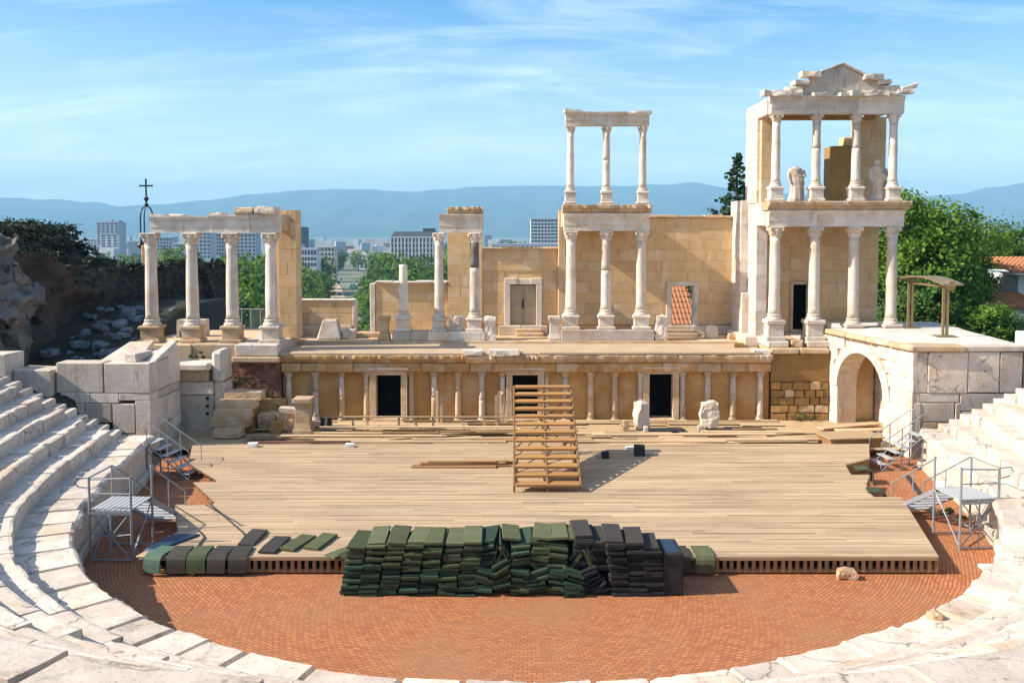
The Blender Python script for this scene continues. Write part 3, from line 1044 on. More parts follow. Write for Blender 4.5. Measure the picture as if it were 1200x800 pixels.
def moulded(root, x0, x1, y, z0, z1, depth, mat='marble', name='architrave_block', jag=0.0):
    """an architrave beam with two fasciae and a crowning moulding; front face at y"""
    h = z1 - z0
    prof = [(y + .04, z0), (y + .04, z0 + h * .32), (y + .015, z0 + h * .33), (y + .015, z0 + h * .7), (y - .03, z0 + h * .74), (y - .09, z0 + h * .92), (y - .09, z1),
            (y + depth + .06, z1), (y + depth, z0 + h * .7), (y + depth, z0)]
    mb = MB()
    n = 5
    for i in range(n):
        pass
    mb.profx(prof, x0, x1)
    o = mb.build(name, mat, root)
    return o


def cornice(root, x0, x1, y, z0, z1, depth, mat='marble', name='cornice_slab', out=.35, jag=.08):
    """projecting slabs with a broken front edge"""
    x = x0
    while x < x1 - .02:
        xe = min(x1, x + rnd.uniform(.8, 1.5))
        if x1 - xe < .4: xe = x1
        h = z1 - z0
        n = 6
        vs = []; fs = []
        for i in range(n + 1):
            xx = x + .006 + (xe - x - .012) * i / n
            e = out - rnd.uniform(0, jag) - (jag if rnd.random() < .2 else 0)
            tz = z1 - rnd.uniform(0, jag * .5)
            ring = [(y, z0), (y - e * .35, z0 + h * .22), (y - e * .45, z0 + h * .45), (y - e * .92, z0 + h * .55), (y - e, z0 + h * .9), (y - e + .04, tz), (y + depth, tz), (y + depth, z0)]
            vs += [(xx, a, c) for a, c in ring]
        m = 8
        for i in range(n):
            for k in range(m):
                q = (k + 1) % m
                fs.append((i * m + k, (i + 1) * m + k, (i + 1) * m + q, i * m + q))
        fs.append(tuple(range(m))); fs.append(tuple(n * m + k for k in reversed(range(m))))
        mb = MB(); mb.add(vs, fs); mb.build(name, mat, root)
        x = xe


def jag_lumps(root, pts, mat='tanstone', name='broken_cornice_block', size=(.7, .5, .3), amp=.09):
    for (x, y, z) in pts:
        mb = MB(); s = [c * rnd.uniform(.75, 1.25) for c in size]
        mb.rough((x, y, z + s[2] * .42), s, rz=rnd.uniform(-.2, .2), amp=amp, n=5, freq=2.2, rnd_pow=.3)
        mb.build(name, mat, root)


# ------------------------------------------------------------------ left side wall of the orchestra (ruined passage wall)
LX = -14.85
t = thing('block_wall', (-16.8, 38.8, 0), 'cracked white block wall with rust streaks, standing between curved seats and broken stone steps', 'wall')
F = 37.6
for (a, c, z0, z1, m_) in [(-18.75, -16.82, 2.75, 3.98, 'greystone'), (-16.78, -14.88, 2.72, 3.96, 'marble'),
                           (-18.6, -17.4, 2.3, 2.74, 'marble'), (-17.38, -16.2, 2.3, 2.73, 'marble'), (-16.17, -14.9, 2.42, 2.7, 'marble'),
                           (-17.6, -16.5, 1.5, 2.29, 'greystone'), (-16.47, -15.55, 1.05, 2.29, 'marble'), (-15.53, -14.88, .95, 2.4, 'marble'),
                           (-16.2, -15.4, .2, 1.02, 'greystone'), (-15.38, -14.9, .2, .93, 'marble'), (-18.7, -17.63, 1.6, 2.28, 'marble')]:
    custom_block(t, a, c, F, F + .9, z0, z1, m_)
for (a, c, z0, z1, m_) in [(F + .92, F + 2.1, 2.72, 3.9, 'marble'), (F + 2.12, F + 3.4, 2.72, 4.15, 'marble'), (F + .92, F + 3.3, 2.35, 2.7, 'greystone'),
                           (F + .92, F + 1.9, 1.2, 2.33, 'marble'), (F + 1.92, F + 3.35, 1.25, 2.33, 'marble'),
                           (F + .92, F + 2.4, .75, 1.2, 'greystone'), (F + 2.42, F + 3.45, .75, 1.23, 'marble'), (F + .92, F + 3.4, -.1, .74, 'greystone')]:
    custom_block(t, LX - .9, LX - .02, a, c, z0, z1, m_)
custom_block(t, -18.5, LX - .92, F + .92, F + 3.3, -.2, 3.6, 'greystone', 'rubble_core')
# leaning broken slab and cap stones on top
mb = MB(); mb.hexa([(-15.35, 38.2, 3.9), (-14.92, 38.2, 3.9), (-15.35, 40.9, 4.0), (-14.92, 40.9, 4.0), (-15.3, 38.3, 3.98), (-14.95, 38.3, 3.96), (-15.3, 40.9, 4.55), (-14.95, 40.9, 4.5)], .03)
mb.build('tilted_slab', 'marble', t)
mb = MB(); mb.hexa([(-16.1, 38.0, 3.95), (-15.55, 37.9, 3.95), (-16.1, 39.3, 3.95), (-15.4, 39.3, 3.95), (-16.1, 38.0, 4.3), (-15.6, 37.95, 4.3), (-16.0, 39.3, 4.32), (-15.4, 39.3, 4.28)], .03)
mb.build('cap_stone', 'seat', t)
mb = MB(); mb.hexa([(-17.6, 38.6, 3.62), (-15.9, 38.6, 3.62), (-17.0, 40.8, 3.62), (-15.9, 40.8, 3.62), (-17.6, 38.6, 3.8), (-15.9, 38.6, 3.8), (-17.0, 40.8, 4.5), (-15.9, 40.8, 4.55)], .05)
mb.build('tilted_slab', 'seat', t)
# the stair-cut blocks further left
tag(custom_block(None, -20.35, -18.8, 37.3, 38.6, 2.6, 3.72, 'greystone', 'stone_block', jit=.03), 'oblong grey block topping the seats, between the carved block and the cracked white wall', 'stone block')
tag(custom_block(None, -22.2, -20.4, 36.9, 38.3, 3.1, 4.4, 'marble', 'stone_block', jit=.03), 'big carved white block at the top of the shaded seat rows, below the grey cliff', 'stone block')
tag(custom_block(None, -21.2, -18.8, 37.5, 38.5, 1.7, 2.6, 'tanstone', 'foundation_stones', amp=.08), 'rough tan footing stone under the oblong grey block', 'stone block')

# second pier behind it
t = thing('ruined_pier', (-14.1, 42.5, 0), 'pale block pier with three drilled holes, left of the broken stone stairs', 'pier')
custom_block(t, -15.6, -13.6, 41.5, 43.0, .2, 1.95, 'greystone')
custom_block(t, -15.6, -13.6, 41.48, 43.0, 1.97, 2.55, 'greystone')
custom_block(t, -15.5, -13.8, 41.5, 43.0, 2.57, 3.05, 'tanstone')
custom_block(t, -15.6, -13.7, 41.3, 43.0, 3.07, 3.42, 'seat', 'cap_stone', ch=.08)
custom_block(t, -13.68, -13.12, 41.6, 43.0, 2.5, 3.95, 'marble', 'upright_block', ch=.14)
custom_block(t, -13.58, -13.12, 41.7, 43.0, .2, 2.48, 'marble', 'upright_block')
for z in (1.75, 1.4, 1.05):
    mb = MB(); mb.box(-13.9, -13.78, 41.485, 41.6, z, z + .12); mb.build('hole_shade', 'dark', t)  # holes drawn as near-black boxes, their shade put into the colour

# ------------------------------------------------------------------ right side: arched passage
AX0, AY0, AX1, AY1 = 15.22, 44.3, 16.42, 37.5
_wd = Vector((AX1 - AX0, AY1 - AY0, 0)); WL = _wd.length; _wd.normalize()
_wn = Vector((-_wd.y, _wd.x, 0))      # into the mass
if _wn.x < 0: _wn = -_wn


def aw(u, d, z):
    p = Vector((AX0, AY0, 0)) + _wd * u + _wn * d
    return (p.x, p.y, z)


UA, UB, SPR, CRN = 1.0, 4.85, 2.1, 3.88
UC, UR = (UA + UB) / 2, (UB - UA) / 2
t = thing('arched_passage', (18, 41, 0), 'glaring white stone passage block with a round arch and flat slab roof', 'passage')


def ablock(u0, u1, z0, z1, d0=0, d1=.7, mat='marble', name='block', ch=.025):
    j = lambda: rnd.uniform(-.012, .012)
    mb = MB(); mb.hexa([aw(u + j(), d + (j() if d == d0 else 0), z + j() * .5) for z in (z0 + .004, z1 - .004) for d in (d0, d1) for u in (u0 + .005, u1 - .005)], ch)
    return mb.build(name, mat, t)


NV = 15
for i in range(NV):
    a0, a1 = math.pi * (1 - i / NV), math.pi * (1 - (i + 1) / NV)
    p = []
    for (rr) in (0, .48):
        pass
    def arcpt(a, e):
        return UC + (UR + e) * math.cos(a), SPR + (CRN - SPR + e) * math.sin(a)
    q = [arcpt(a0, 0), arcpt(a1, 0), arcpt(a0, .45), arcpt(a1, .45)]
    mb = MB()
    pts = []
    for d in (-.04, .9):
        for (u, z) in q:
            pts.append(aw(u, d, z))
    mb.hexa(pts, .012); mb.build('arch_stone', 'marble', t)
zc = [0, .75, 1.45, 2.1, 2.75, 3.3, 3.85, 4.45]
for a, c in zip(zc[:-1], zc[1:]):
    zm = (a + c) / 2
    if zm < SPR: ex = UR
    else:
        s_ = min(1, max(0, (a - SPR + .05) / (CRN + .45 - SPR)))
        ex = (UR + .45) * math.sqrt(max(0, 1 - s_ * s_))
        if a > CRN + .3: ex = 0
    lo, hi = UC - ex, UC + ex
    if ex == 0:
        lo = hi = UC
    for (s0, s1) in ((0, lo), (hi, WL)):
        x = s0
        while x < s1 - .02:
            xe = min(s1, x + rnd.uniform(.8, 1.6))
            if s1 - xe < .35: xe = s1
            ablock(x, xe, a, c, name='block' if zm > .4 else 'base_block')
            x = xe
# backing of the spandrels, a little behind the face
mb = MB()
N2 = 16
inner = [(UA, 0), (UA, SPR)] + [(UC + UR * math.cos(math.pi * (1 - i / N2)), SPR + (CRN - SPR) * math.sin(math.pi * (1 - i / N2))) for i in range(1, N2)] + [(UB, SPR), (UB, 0)]
outer = [(0.05, 0), (0.05, SPR)] + [(0.05 + (WL - .1) * i / N2, 4.4) for i in range(1, N2)] + [(WL - .05, SPR), (WL - .05, 0)]
k = len(inner)
vs = [aw(u, d, z) for d in (.12, 1.0) for (u, z) in inner + outer]
fs = []
for i in range(k - 1):
    fs += [(i, i + 1, k + i + 1, k + i), (2 * k + i, 2 * k + k + i, 2 * k + k + i + 1, 2 * k + i + 1), (i, 2 * k + i, 2 * k + i + 1, i + 1), (k + i, k + i + 1, 3 * k + i + 1, 3 * k + i)]
mb.add(vs, fs); mb.build('wall_core', 'greystone', t)
for (u0, u1) in ((0.0, 1.9), (1.92, 3.6), (3.62, 5.3), (5.32, WL + .15)):
    ablock(u0, u1, 4.46, 4.7, -.16, .6, 'tanstone', 'cornice_slab', ch=.05)
# front face towards the seats
fy = 37.52
for (a, c, z0, z1, m_) in [(16.5, 17.05, 2.75, 4.42, 'seat'), (17.07, 18.7, 2.73, 4.42, 'seat'), (18.72, 20.0, 2.75, 4.42, 'seat'), (20.02, 20.95, 2.76, 4.42, 'seat'),
                           (16.5, 18.4, 2.35, 2.72, 'marble'), (18.42, 21, 2.0, 2.72, 'seat'), (16.85, 18.2, 1.55, 2.33, 'seat'), (16.5, 16.82, .8, 2.33, 'seat'), (18.23, 18.45, 1.5, 2.33, 'seat'), (18.47, 19.6, 1.2, 1.98, 'seat'),
                           (16.85, 18.5, .95, 1.53, 'tanstone')]:
    custom_block(t, a, c, fy + rnd.uniform(0, .03), fy + .8, z0, z1, m_)
custom_block(t, 16.55, 21, fy + .1, fy + .9, 0, 4.4, 'brown', 'wall_core')
for (a, c, out, m_) in [(16.36, 18.55, .16, 'tanstone'), (18.57, 21.0, .04, 'greystone')]:
    custom_block(t, a, c, fy - out, fy + .9, 4.45, 4.71, m_, 'cornice_slab', ch=.05)
custom_block(t, 21.0, 25.5, fy + .02, fy + .8, 4.2, 5.25, 'seat', 'parapet_block')
custom_block(t, 21.0, 25.5, fy + .05, fy + .8, 2.6, 4.18, 'seat', 'parapet_block')
# roof slabs
roofx = [(15.3, 44.2), (16.45, 38.4)]
for i in range(4):
    for j in range(5):
        def rp(u, v):
            L0 = Vector((15.32, 44.5)).lerp(Vector((16.5, 38.1)), v)
            R0 = Vector((21.9, 47.5)).lerp(Vector((21.0, 38.1)), v)
            return L0.lerp(R0, u)
        p = []
        for z in (4.5, 4.715 + rnd.uniform(-.012, .012)):
            for v in ((j + 1) / 5 - .002, j / 5 + .002):
                for u in (i / 4 + .002, (i + 1) / 4 - .002):
                    q = rp(u, v); p.append((q.x, q.y, z))
        mb = MB(); mb.hexa(p, .02); mb.build('roof_slab', 'roofstone', t)
# back of the roof behind the tower and far wall of the passage
custom_block(t, 16.4, 21.9, 44.9, 47.8, 4.3, 4.69, 'roofstone', 'roof_slab')
custom_block(t, 21.0, 22.0, 38.4, 47.6, 0, 4.45, 'greystone', 'side_wall')
for r in range(6):
    y = 38.6
    while y < 44.5:
        ye = min(44.6, y + rnd.uniform(.9, 1.6))
        custom_block(t, 17.55, 18.2, y + .006, ye - .006, .3 + r * .68, .3 + (r + 1) * .68 - .008, 'ashlar' if r > 2 else 'seat', 'inner_block', ch=.02)
        y = ye
custom_block(t, 16.2, 17.5, 44.2, 44.8, .3, 4.4, 'ashlar', 'inner_wall')

# lamp shelter on the roof
t = thing('lamp_shelter', (19.2, 42.4, 4.72), 'bronze arched canopy on two slim twin-post frames over the slab roof', 'shelter')
for y in (40.7, 44.3):
    fr = MB()
    for dxx in (-.09, .09):
        fr.box(19.2 + dxx - .05, 19.2 + dxx + .05, y - .05, y + .05, 4.76, 6.95)
    fr.box(19.02, 19.38, y - .045, y + .045, 6.952, 7.04)
    f_ = fr.build('post_frame', 'bronze', t)
    mb = MB(); mb.box(18.75, 19.65, y - .3, y + .3, 4.722, 4.76, ch=.01); mb.build('foot_plate', 'bronze', f_)
mb = MB(); mb.box(19.14, 19.26, 40.75, 44.25, 6.88, 6.98); mb.build('tie_bar', 'bronze', t)
mb = MB()
n = 12
vs = []
for i in range(n + 1):
    a = i / n
    yy = 40.0 + 5.0 * a
    zt = 6.98 + .36 * math.sin(math.pi * (.1 + .8 * a)) - .08
    vs += [(18.75, yy, zt), (19.65, yy, zt), (18.75, yy, zt + .07), (19.65, yy, zt + .07)]
fs = []
for i in range(n):
    q = i * 4
    fs += [(q, q + 1, q + 5, q + 4), (q + 2, q + 6, q + 7, q + 3), (q, q + 4, q + 6, q + 2), (q + 1, q + 3, q + 7, q + 5)]
fs += [(0, 2, 3, 1), (n * 4, n * 4 + 1, n * 4 + 3, n * 4 + 2)]
mb.add(vs, fs); mb.build('canopy', 'bronze', t)
mb = MB(); mb.tube([(19.2, 40.2, 6.98), (19.2, 40.5, 7.06)], .2, 12); mb.build('lamp_drum', 'bronze', t)

# ------------------------------------------------------------------ the stage front (proscenium): half columns, panels, three doors
PY_ = 43.9
TZ = 3.6
PX0, PX1 = -11.05, 12.4
t = thing('stage_front', (.6, 44.2, .3), 'low ochre stage front wall with small columns, three black doorways and a cornice', 'stage front')
cx = [-10.75, -9.46, -8.2, -7.0, -4.85, -3.75, -2.6, -1.45, -.45, 1.65, 2.56, 3.78, 4.95, 6.2, 8.2, 9.42, 10.64, 11.95]
doors = [(-6.53, -5.33, 2.5), (.02, 1.24, 2.5), (6.6, 7.72, 2.55)]
mb = MB()
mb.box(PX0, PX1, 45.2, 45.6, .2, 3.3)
mb.build('doorway_shade_backing', 'dark', t)  # near-black sheet, the doorways' shade put into its colour
for (a, c, zt) in doors:
    fr = MB()
    fr.box(a - .3, a, PY_ - .06, PY_ + .5, .3, zt, ch=.015); fr.box(c, c + .3, PY_ - .06, PY_ + .5, .3, zt, ch=.015)
    fr.box(a - .3, c + .3, PY_ - .065, PY_ + .5, zt + .003, zt + .26, ch=.015)
    f_ = fr.build('door_frame', 'tanstone', t)
    mb = MB(); mb.box(a - .36, c + .36, PY_ - .14, PY_ + .3, zt + .263, zt + .36, ch=.03); mb.build('door_cornice', 'marble', f_)
    mb = MB(); mb.box(a - .1, c + .1, PY_ - .2, PY_ + .5, .28, .42, ch=.02); mb.build('threshold', 'tanstone', f_)
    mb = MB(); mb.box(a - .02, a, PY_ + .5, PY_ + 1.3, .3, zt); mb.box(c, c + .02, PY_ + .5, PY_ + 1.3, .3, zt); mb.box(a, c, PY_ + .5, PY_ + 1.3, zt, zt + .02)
    mb.build('passage_shade_lining', 'dark', f_)  # reveals coloured near black in place of passage shade
edges = sorted([PX0] + [x for d in doors for x in (d[0] - .3, d[1] + .3)] + [PX1] + [x for x in cx])
edges = [PX0 + .1] + cx + [PX1 - .05]
pan = []
allx = sorted(cx)
for a, c in zip(allx[:-1], allx[1:]):
    hit = [d for d in doors if d[0] > a - .2 and d[1] < c + .2]
    if hit:
        d = hit[0]
        if d[0] - .3 - a > .25: pan.append((a, d[0] - .3))
        if c - d[1] - .3 > .25: pan.append((d[1] + .3, c))
    else:
        pan.append((a, c))
pan.append((PX0, allx[0])); pan.append((allx[-1], PX1))
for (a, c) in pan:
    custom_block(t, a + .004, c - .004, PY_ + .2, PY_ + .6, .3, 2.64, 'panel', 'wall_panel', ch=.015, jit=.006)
for i, x in enumerate(cx):
    m_ = rnd.choice(['tanstone', 'tanstone', 'seat'])
    pt = ('seat', rnd.choice((.45, .5, .62))) if i in (1, 2, 5, 7, 8, 10, 14, 15, 16, 17) else None
    column(t, x, PY_ + .12, .32, 2.66, .145, ped=.0, mat=m_, patched=pt, seg=14, name='half_column')
# frieze and cornice, piece by piece
bx = [PX0] + [(a + c) / 2 for a, c in zip(cx[:-1], cx[1:])] + [PX1]
bx = [PX0] + [x for x in bx[1:-1]] + [PX1]
for i, (a, c) in enumerate(zip(bx[:-1], bx[1:])):
    m_ = rnd.choice(['stained', 'stained', 'stained', 'tanstone'])
    custom_block(t, a + .006, c - .006, PY_ - .1 - rnd.uniform(0, .03), PY_ + .6, 2.67, 3.08, m_, 'frieze_block', ch=.03, jit=.015)
cornice(t, PX0, -2.2, PY_ - .05, 3.09, 3.5, .9, 'stained', out=.32, jag=.1)
cornice(t, 1.35, PX1, PY_ - .05, 3.09, 3.52, .9, 'tanstone', out=.42, jag=.05)
cornice(t, -2.2, 1.35, PY_ - .1, 3.09, 3.5, .9, 'tanstone', out=.5, jag=.16)
for (a, c) in ((-2.35, -1.4), (-1.1, .35), (-.75, .3)):
    mb = MB(); mb.rough(((a + c) / 2, PY_ - .2, 3.62), (c - a, .7, .26), amp=.06, n=5, rnd_pow=.2); mb.build('broken_cornice_block', 'marble', t)
mb = MB(); mb.rough((11.9, PY_ - .05, 3.6), (.8, .7, .3), amp=.05, n=5, rnd_pow=.2); mb.build('broken_cornice_block', 'marble', t)
# terrace slab above
mb = MB(); mb.box(PX0 - .05, PX1 - .1, PY_ - .25, 47.35, 3.3, TZ, ch=.02); mb.build('terrace_slab', 'concrete', t)
mb = MB(); mb.box(1.3, PX1 - .5, PY_ - .42, PY_ - .252, 3.525, 3.66, ch=.03, jit=.01); mb.build('kerb', 'concrete', t)
mb = MB(); mb.box(-12.6, PX1 + .3, 47.36, 51.5, 3.2, TZ + .13, ch=.02); mb.build('upper_step', 'tanstone', t)

# ------------------------------------------------------------------ back wall of the stage (upper storey)
BY = 50.2
t = thing('back_wall', (.6, 50.6, 3.73), 'tall ochre ashlar back wall with a tan double door and one marble-framed window', 'wall')
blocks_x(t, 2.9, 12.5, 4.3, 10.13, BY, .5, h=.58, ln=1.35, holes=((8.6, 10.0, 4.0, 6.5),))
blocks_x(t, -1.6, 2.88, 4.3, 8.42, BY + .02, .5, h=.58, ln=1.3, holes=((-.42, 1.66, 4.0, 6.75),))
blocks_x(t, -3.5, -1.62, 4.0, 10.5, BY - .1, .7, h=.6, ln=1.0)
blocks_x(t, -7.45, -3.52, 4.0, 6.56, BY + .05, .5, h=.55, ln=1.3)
for (a, c, z, m_) in ((2.9, 12.5, 10.13, 'darkstone'), (-1.6, 2.88, 8.42, 'darkstone'), (-7.45, -3.52, 6.56, 'marble'), (-3.55, -1.55, 10.5, 'tanstone')):
    x = a
    while x < c - .1:
        xe = min(c, x + rnd.uniform(.9, 1.6))
        if c - xe < .4: xe = c
        custom_block(t, x + .005, xe - .005, BY - .16, BY + .62, z + .003, z + .1 + rnd.uniform(0, .05), 'tanstone' if m_ == 'darkstone' else m_, 'coping_stone', ch=.03, jit=.02)
        x = xe
# plinth course
for (a, c) in ((-.75, 1.95), (8.3, 12.4)):
    x = a
    while x < c - .1:
        xe = min(c, x + rnd.uniform(1.0, 1.7))
        if c - xe < .5: xe = c
        custom_block(t, x + .005, xe - .005, BY - .25, BY - .004, 3.73, 4.27, 'greystone', 'plinth_block')
        x = xe
custom_block(t, -7.45, 12.5, BY + .1, BY + .5, 3.7, 4.3, 'ashlar', 'footing')
# marble jamb at the low wall end
custom_block(t, -7.75, -7.47, BY - .02, BY + .6, 3.73, 6.56, 'marble', 'jamb')
custom_block(t, -.5, 1.75, BY + .06, BY + .5, 6.6, 7.35, 'ashlar', 'lintel_block', jit=.003)
custom_block(t, 8.5, 10.1, BY + .06, BY + .5, 6.45, 7.1, 'ashlar', 'lintel_block', jit=.003)
# double door
fr = MB()
fr.box(-.42, -.1, BY - .12, BY + .45, 4.2, 6.5, ch=.02); fr.box(1.32, 1.64, BY - .12, BY + .45, 4.2, 6.5, ch=.02)
fr.box(-.42, .3, BY - .125, BY + .45, 6.503, 6.86, ch=.03); fr.box(1.0, 1.64, BY - .125, BY + .45, 6.503, 6.86, ch=.03)
fr.box(.303, .997, BY - .1, BY + .45, 6.503, 6.8, ch=.02)
f_ = fr.build('door_frame', 'marble', t)
for (a, c) in ((-.095, .6), (.62, 1.315)):
    d_ = MB(); d_.box(a, c, BY + .12, BY + .18, 4.24, 6.46, ch=.008)
    dd = d_.build('door_leaf', 'doorpaint', t)
    mb = MB()
    mb.box(a + .1, c - .1, BY + .1, BY + .121, 4.4, 5.3, ch=.008); mb.box(a + .1, c - .1, BY + .1, BY + .121, 5.45, 6.3, ch=.008)
    mb.build('door_panel', 'doorpaint', dd)
mb = MB(); mb.box(.56, .66, BY + .07, BY + .118, 5.2, 5.7); mb.build('door_handle', 'iron', t)
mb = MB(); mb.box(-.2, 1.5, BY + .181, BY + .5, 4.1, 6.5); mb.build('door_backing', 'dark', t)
for k in range(2):
    custom_block(t, .2, 1.7 - k * .1, BY - .75 + k * .3, BY - .26, 3.73 + k * .2, 3.92 + k * .2, 'tanstone', 'door_step')
# window opening
fr = MB()
fr.box(8.42, 8.71, BY - .1, BY + .5, 4.15, 6.42, ch=.02); fr.box(9.9, 10.2, BY - .1, BY + .5, 4.15, 6.42, ch=.02)
fr.box(8.42, 10.2, BY - .105, BY + .5, 6.423, 6.66, ch=.02)
fr.build('window_frame', 'marble', t)
for k in range(2):
    custom_block(t, 8.35, 10.0 - k * .1, BY - .95 + k * .35, BY - .26, 3.73 + k * .17, 3.9 + k * .17, 'concrete', 'window_step')

# low wall pieces beside the gap to the avenue
t = thing('low_wall', (-10.2, 50.4, 3.73), 'low ochre wall with white coping between the columned corner and the gap to the avenue', 'wall')
blocks_x(t, -11.75, -8.75, 4.3, 5.6, BY, .5, h=.62, ln=1.2)
custom_block(t, -11.8, -8.55, BY - .08, BY + .58, 5.603, 5.7, 'marble', 'coping_stone')
custom_block(t, -8.74, -8.5, BY - .03, BY + .55, 3.73, 5.6, 'marble', 'jamb')
custom_block(t, -11.75, -8.75, BY - .2, BY + .4, 3.73, 4.29, 'greystone', 'plinth_block')
custom_block(t, -12.15, -11.8, BY - 1.8, BY + .5, 3.73, 5.75, 'marble', 'jamb')
custom_block(None, -8.5, -7.76, BY - .1, BY + .6, 3.5, 3.95, 'tanstone', 'threshold_stone')['label'] = 'flat tan threshold stone in the gap between the two low ochre walls'
bpy.data.objects['threshold_stone']['category'] = 'stone block'

# ------------------------------------------------------------------ two-storey portico in the middle
CYL = 47.95
t = thing('two_storey_portico', (4.9, 47.95, 3.73), 'slender two-storey marble portico with three columns in each tier', 'portico')
custom_block(t, 2.55, 7.35, CYL - .55, CYL + .55, 3.735, 4.3, 'greystone', 'plinth_block', ch=.03)
for i, x in enumerate((3.06, 4.89, 6.72)):
    column(t, x, CYL, 4.305, 9.4, .27, ped=.75, mat='marble', patched=('greystone', .55) if i == 1 else None)
custom_block(t, 2.65, 3.1, CYL + .55, BY - .02, 9.6, 10.45, 'ashlar', 'side_beam')
custom_block(t, 2.5, 2.9, CYL + 1.9, BY - .05, 3.735, 10.5, 'ashlar', 'side_pillar')
moulded(t, 2.68, 4.88, CYL - .3, 9.41, 10.32, .6)
moulded(t, 4.885, 7.1, CYL - .3, 9.41, 10.32, .6)
cornice(t, 2.6, 7.2, CYL - .3, 10.325, 10.78, .75, 'tanstone', out=.38, jag=.1)
custom_block(t, 2.75, 7.0, CYL + .5, BY + .3, 10.0, 10.3, 'tanstone', 'ceiling_slab')
for i, x in enumerate((3.02, 4.88, 6.76)):
    column(t, x, CYL, 10.785, 14.8, .195, ped=.68, mat='marble', patched=('greystone', .5) if i == 1 else None)
moulded(t, 2.75, 3.7, CYL - .26, 14.81, 15.55, .52)
moulded(t, 3.71, 5.95, CYL - .26, 14.81, 15.5, .52, 'greystone')
moulded(t, 5.96, 7.05, CYL - .26, 14.81, 15.45, .52)
jag_lumps(t, [(3.1, CYL, 15.46), (6.7, CYL, 15.4)], 'marble', size=(.9, .6, .2), amp=.05)

# ------------------------------------------------------------------ left-centre group: broken column and two columns under a beam
t = thing('two_column_portico', (-3, 47.95, 3.73), 'pair of marble columns under one short broken beam beside the tan pillar', 'portico')
custom_block(t, -4.35, -1.4, CYL - .5, CYL + .55, 3.735, 4.2, 'marble', 'plinth_block', ch=.03)
column(t, -3.8, CYL, 4.205, 9.3, .245, ped=.7, mat='marble')
column(t, -1.95, CYL, 4.205, 9.3, .26, ped=.7, mat='marble', patched=('rock', .66), cap=True)
moulded(t, -3.75, -1.55, CYL - .3, 9.31, 10.28, .62)
cornice(t, -3.3, -1.5, CYL - .28, 10.285, 10.66, .8, 'tanstone', out=.2, jag=.1)
custom_block(t, -1.95, -1.56, CYL + .35, BY - .12, 9.5, 10.5, 'ashlar', 'side_beam')
t = thing('broken_column', (-5.65, 47.95, 3.73), 'broken half-height column without a capital, first in the row left of the door', 'column')
custom_block(t, -6.2, -4.36, CYL - .5, CYL + .55, 3.735, 4.2, 'greystone', 'plinth_block', ch=.03)
column(t, -5.66, CYL, 4.205, 7.66, .24, ped=.75, mat='marble', cap=False, name='shaft')

# ------------------------------------------------------------------ left columned corner
LPY = 44.65
t = thing('four_column_portico', (-14.5, 44.65, 1), 'row of four marble columns carrying a broken beam above a red brick base', 'portico')
custom_block(t, -18.2, -15.3, 43.7, 46.4, 3.2, 4.0, 'tanstone', 'platform_block', ch=.05)
custom_block(t, -15.28, -13.2, 43.75, 46.4, 3.3, 4.02, 'tanstone', 'platform_block', ch=.05)
custom_block(t, -13.18, -11.1, 43.5, 48.2, 3.45, 4.02, 'seat', 'platform_block', ch=.05)
custom_block(t, -13.3, -11.0, 43.4, 48.3, 3.15, 3.44, 'tanstone', 'moulding', ch=.06)
custom_block(t, -18.2, -13.2, 46.42, 50.5, 3.1, 3.98, 'tanstone', 'platform_block', ch=.05)
for i, x in enumerate((-17.5, -15.52, -13.58, -11.68)):
    column(t, x, LPY, 4.03, 9.3, .3, ped=.8, mat='marble', pedmat='tanstone' if i < 3 else 'marble')
moulded(t, -17.4, -14.55, LPY - .3, 9.31, 10.12, .62)
moulded(t, -14.54, -12.6, LPY - .32, 9.31, 10.18, .62)
moulded(t, -12.59, -11.2, LPY - .3, 9.31, 10.2, .62)
custom_block(t, -11.62, -11.2, LPY + .36, 47.0, 9.4, 10.2, 'tanstone', 'side_beam')
jag_lumps(t, [(-17.0, LPY, 10.02), (-16.2, LPY, 10.02), (-14.2, LPY, 10.1)], 'greystone', size=(.9, .6, .2), amp=.05)
custom_block(t, -13.3, -12.4, LPY - .5, LPY + .4, 10.2, 10.52, 'tanstone', 'cornice_slab', amp=.05)
custom_block(t, -12.35, -11.3, LPY - .6, LPY + .4, 10.2, 10.55, 'marble', 'cornice_slab', amp=.06)
blocks_x(t, -12.45, -11.75, 4.0, 10.3, 46.9, .6, h=.62, ln=.9)
blocks_x(t, -11.74, -10.85, 4.0, 10.45, 46.3, 1.2, h=.62, ln=1.0)
# red brick base below, bricks laid in rows
mb = MB()
for r in range(19):
    x = -14.2
    while x < -11.1:
        w = rnd.uniform(.22, .34)
        mb.box(x, min(-11.08, x + w - .015), 43.75 + rnd.uniform(-.02, .02), 43.95, .3 + r * .15, .3 + r * .15 + .135, ch=.0, jit=.008, tone=rnd.random())
        x += w
bw = mb.build('brickwork', 'redbrick', t); bw['kind'] = 'stuff'
mb = MB(); mb.box(-14.2, -11.08, 43.9, 47.5, .2, 3.12); mb.build('brick_core', 'redbrick', t)
mb = MB(); mb.box(-18.3, -13.5, 44.4, 48, .2, 3.15); mb.build('rubble_core', 'tanstone', t)

# ------------------------------------------------------------------ right columned tower with pediment
TY = 44.7
t = thing('columned_tower', (15.7, 46, .3), 'two-storey columned corner tower crowned by a broken white pediment', 'tower')
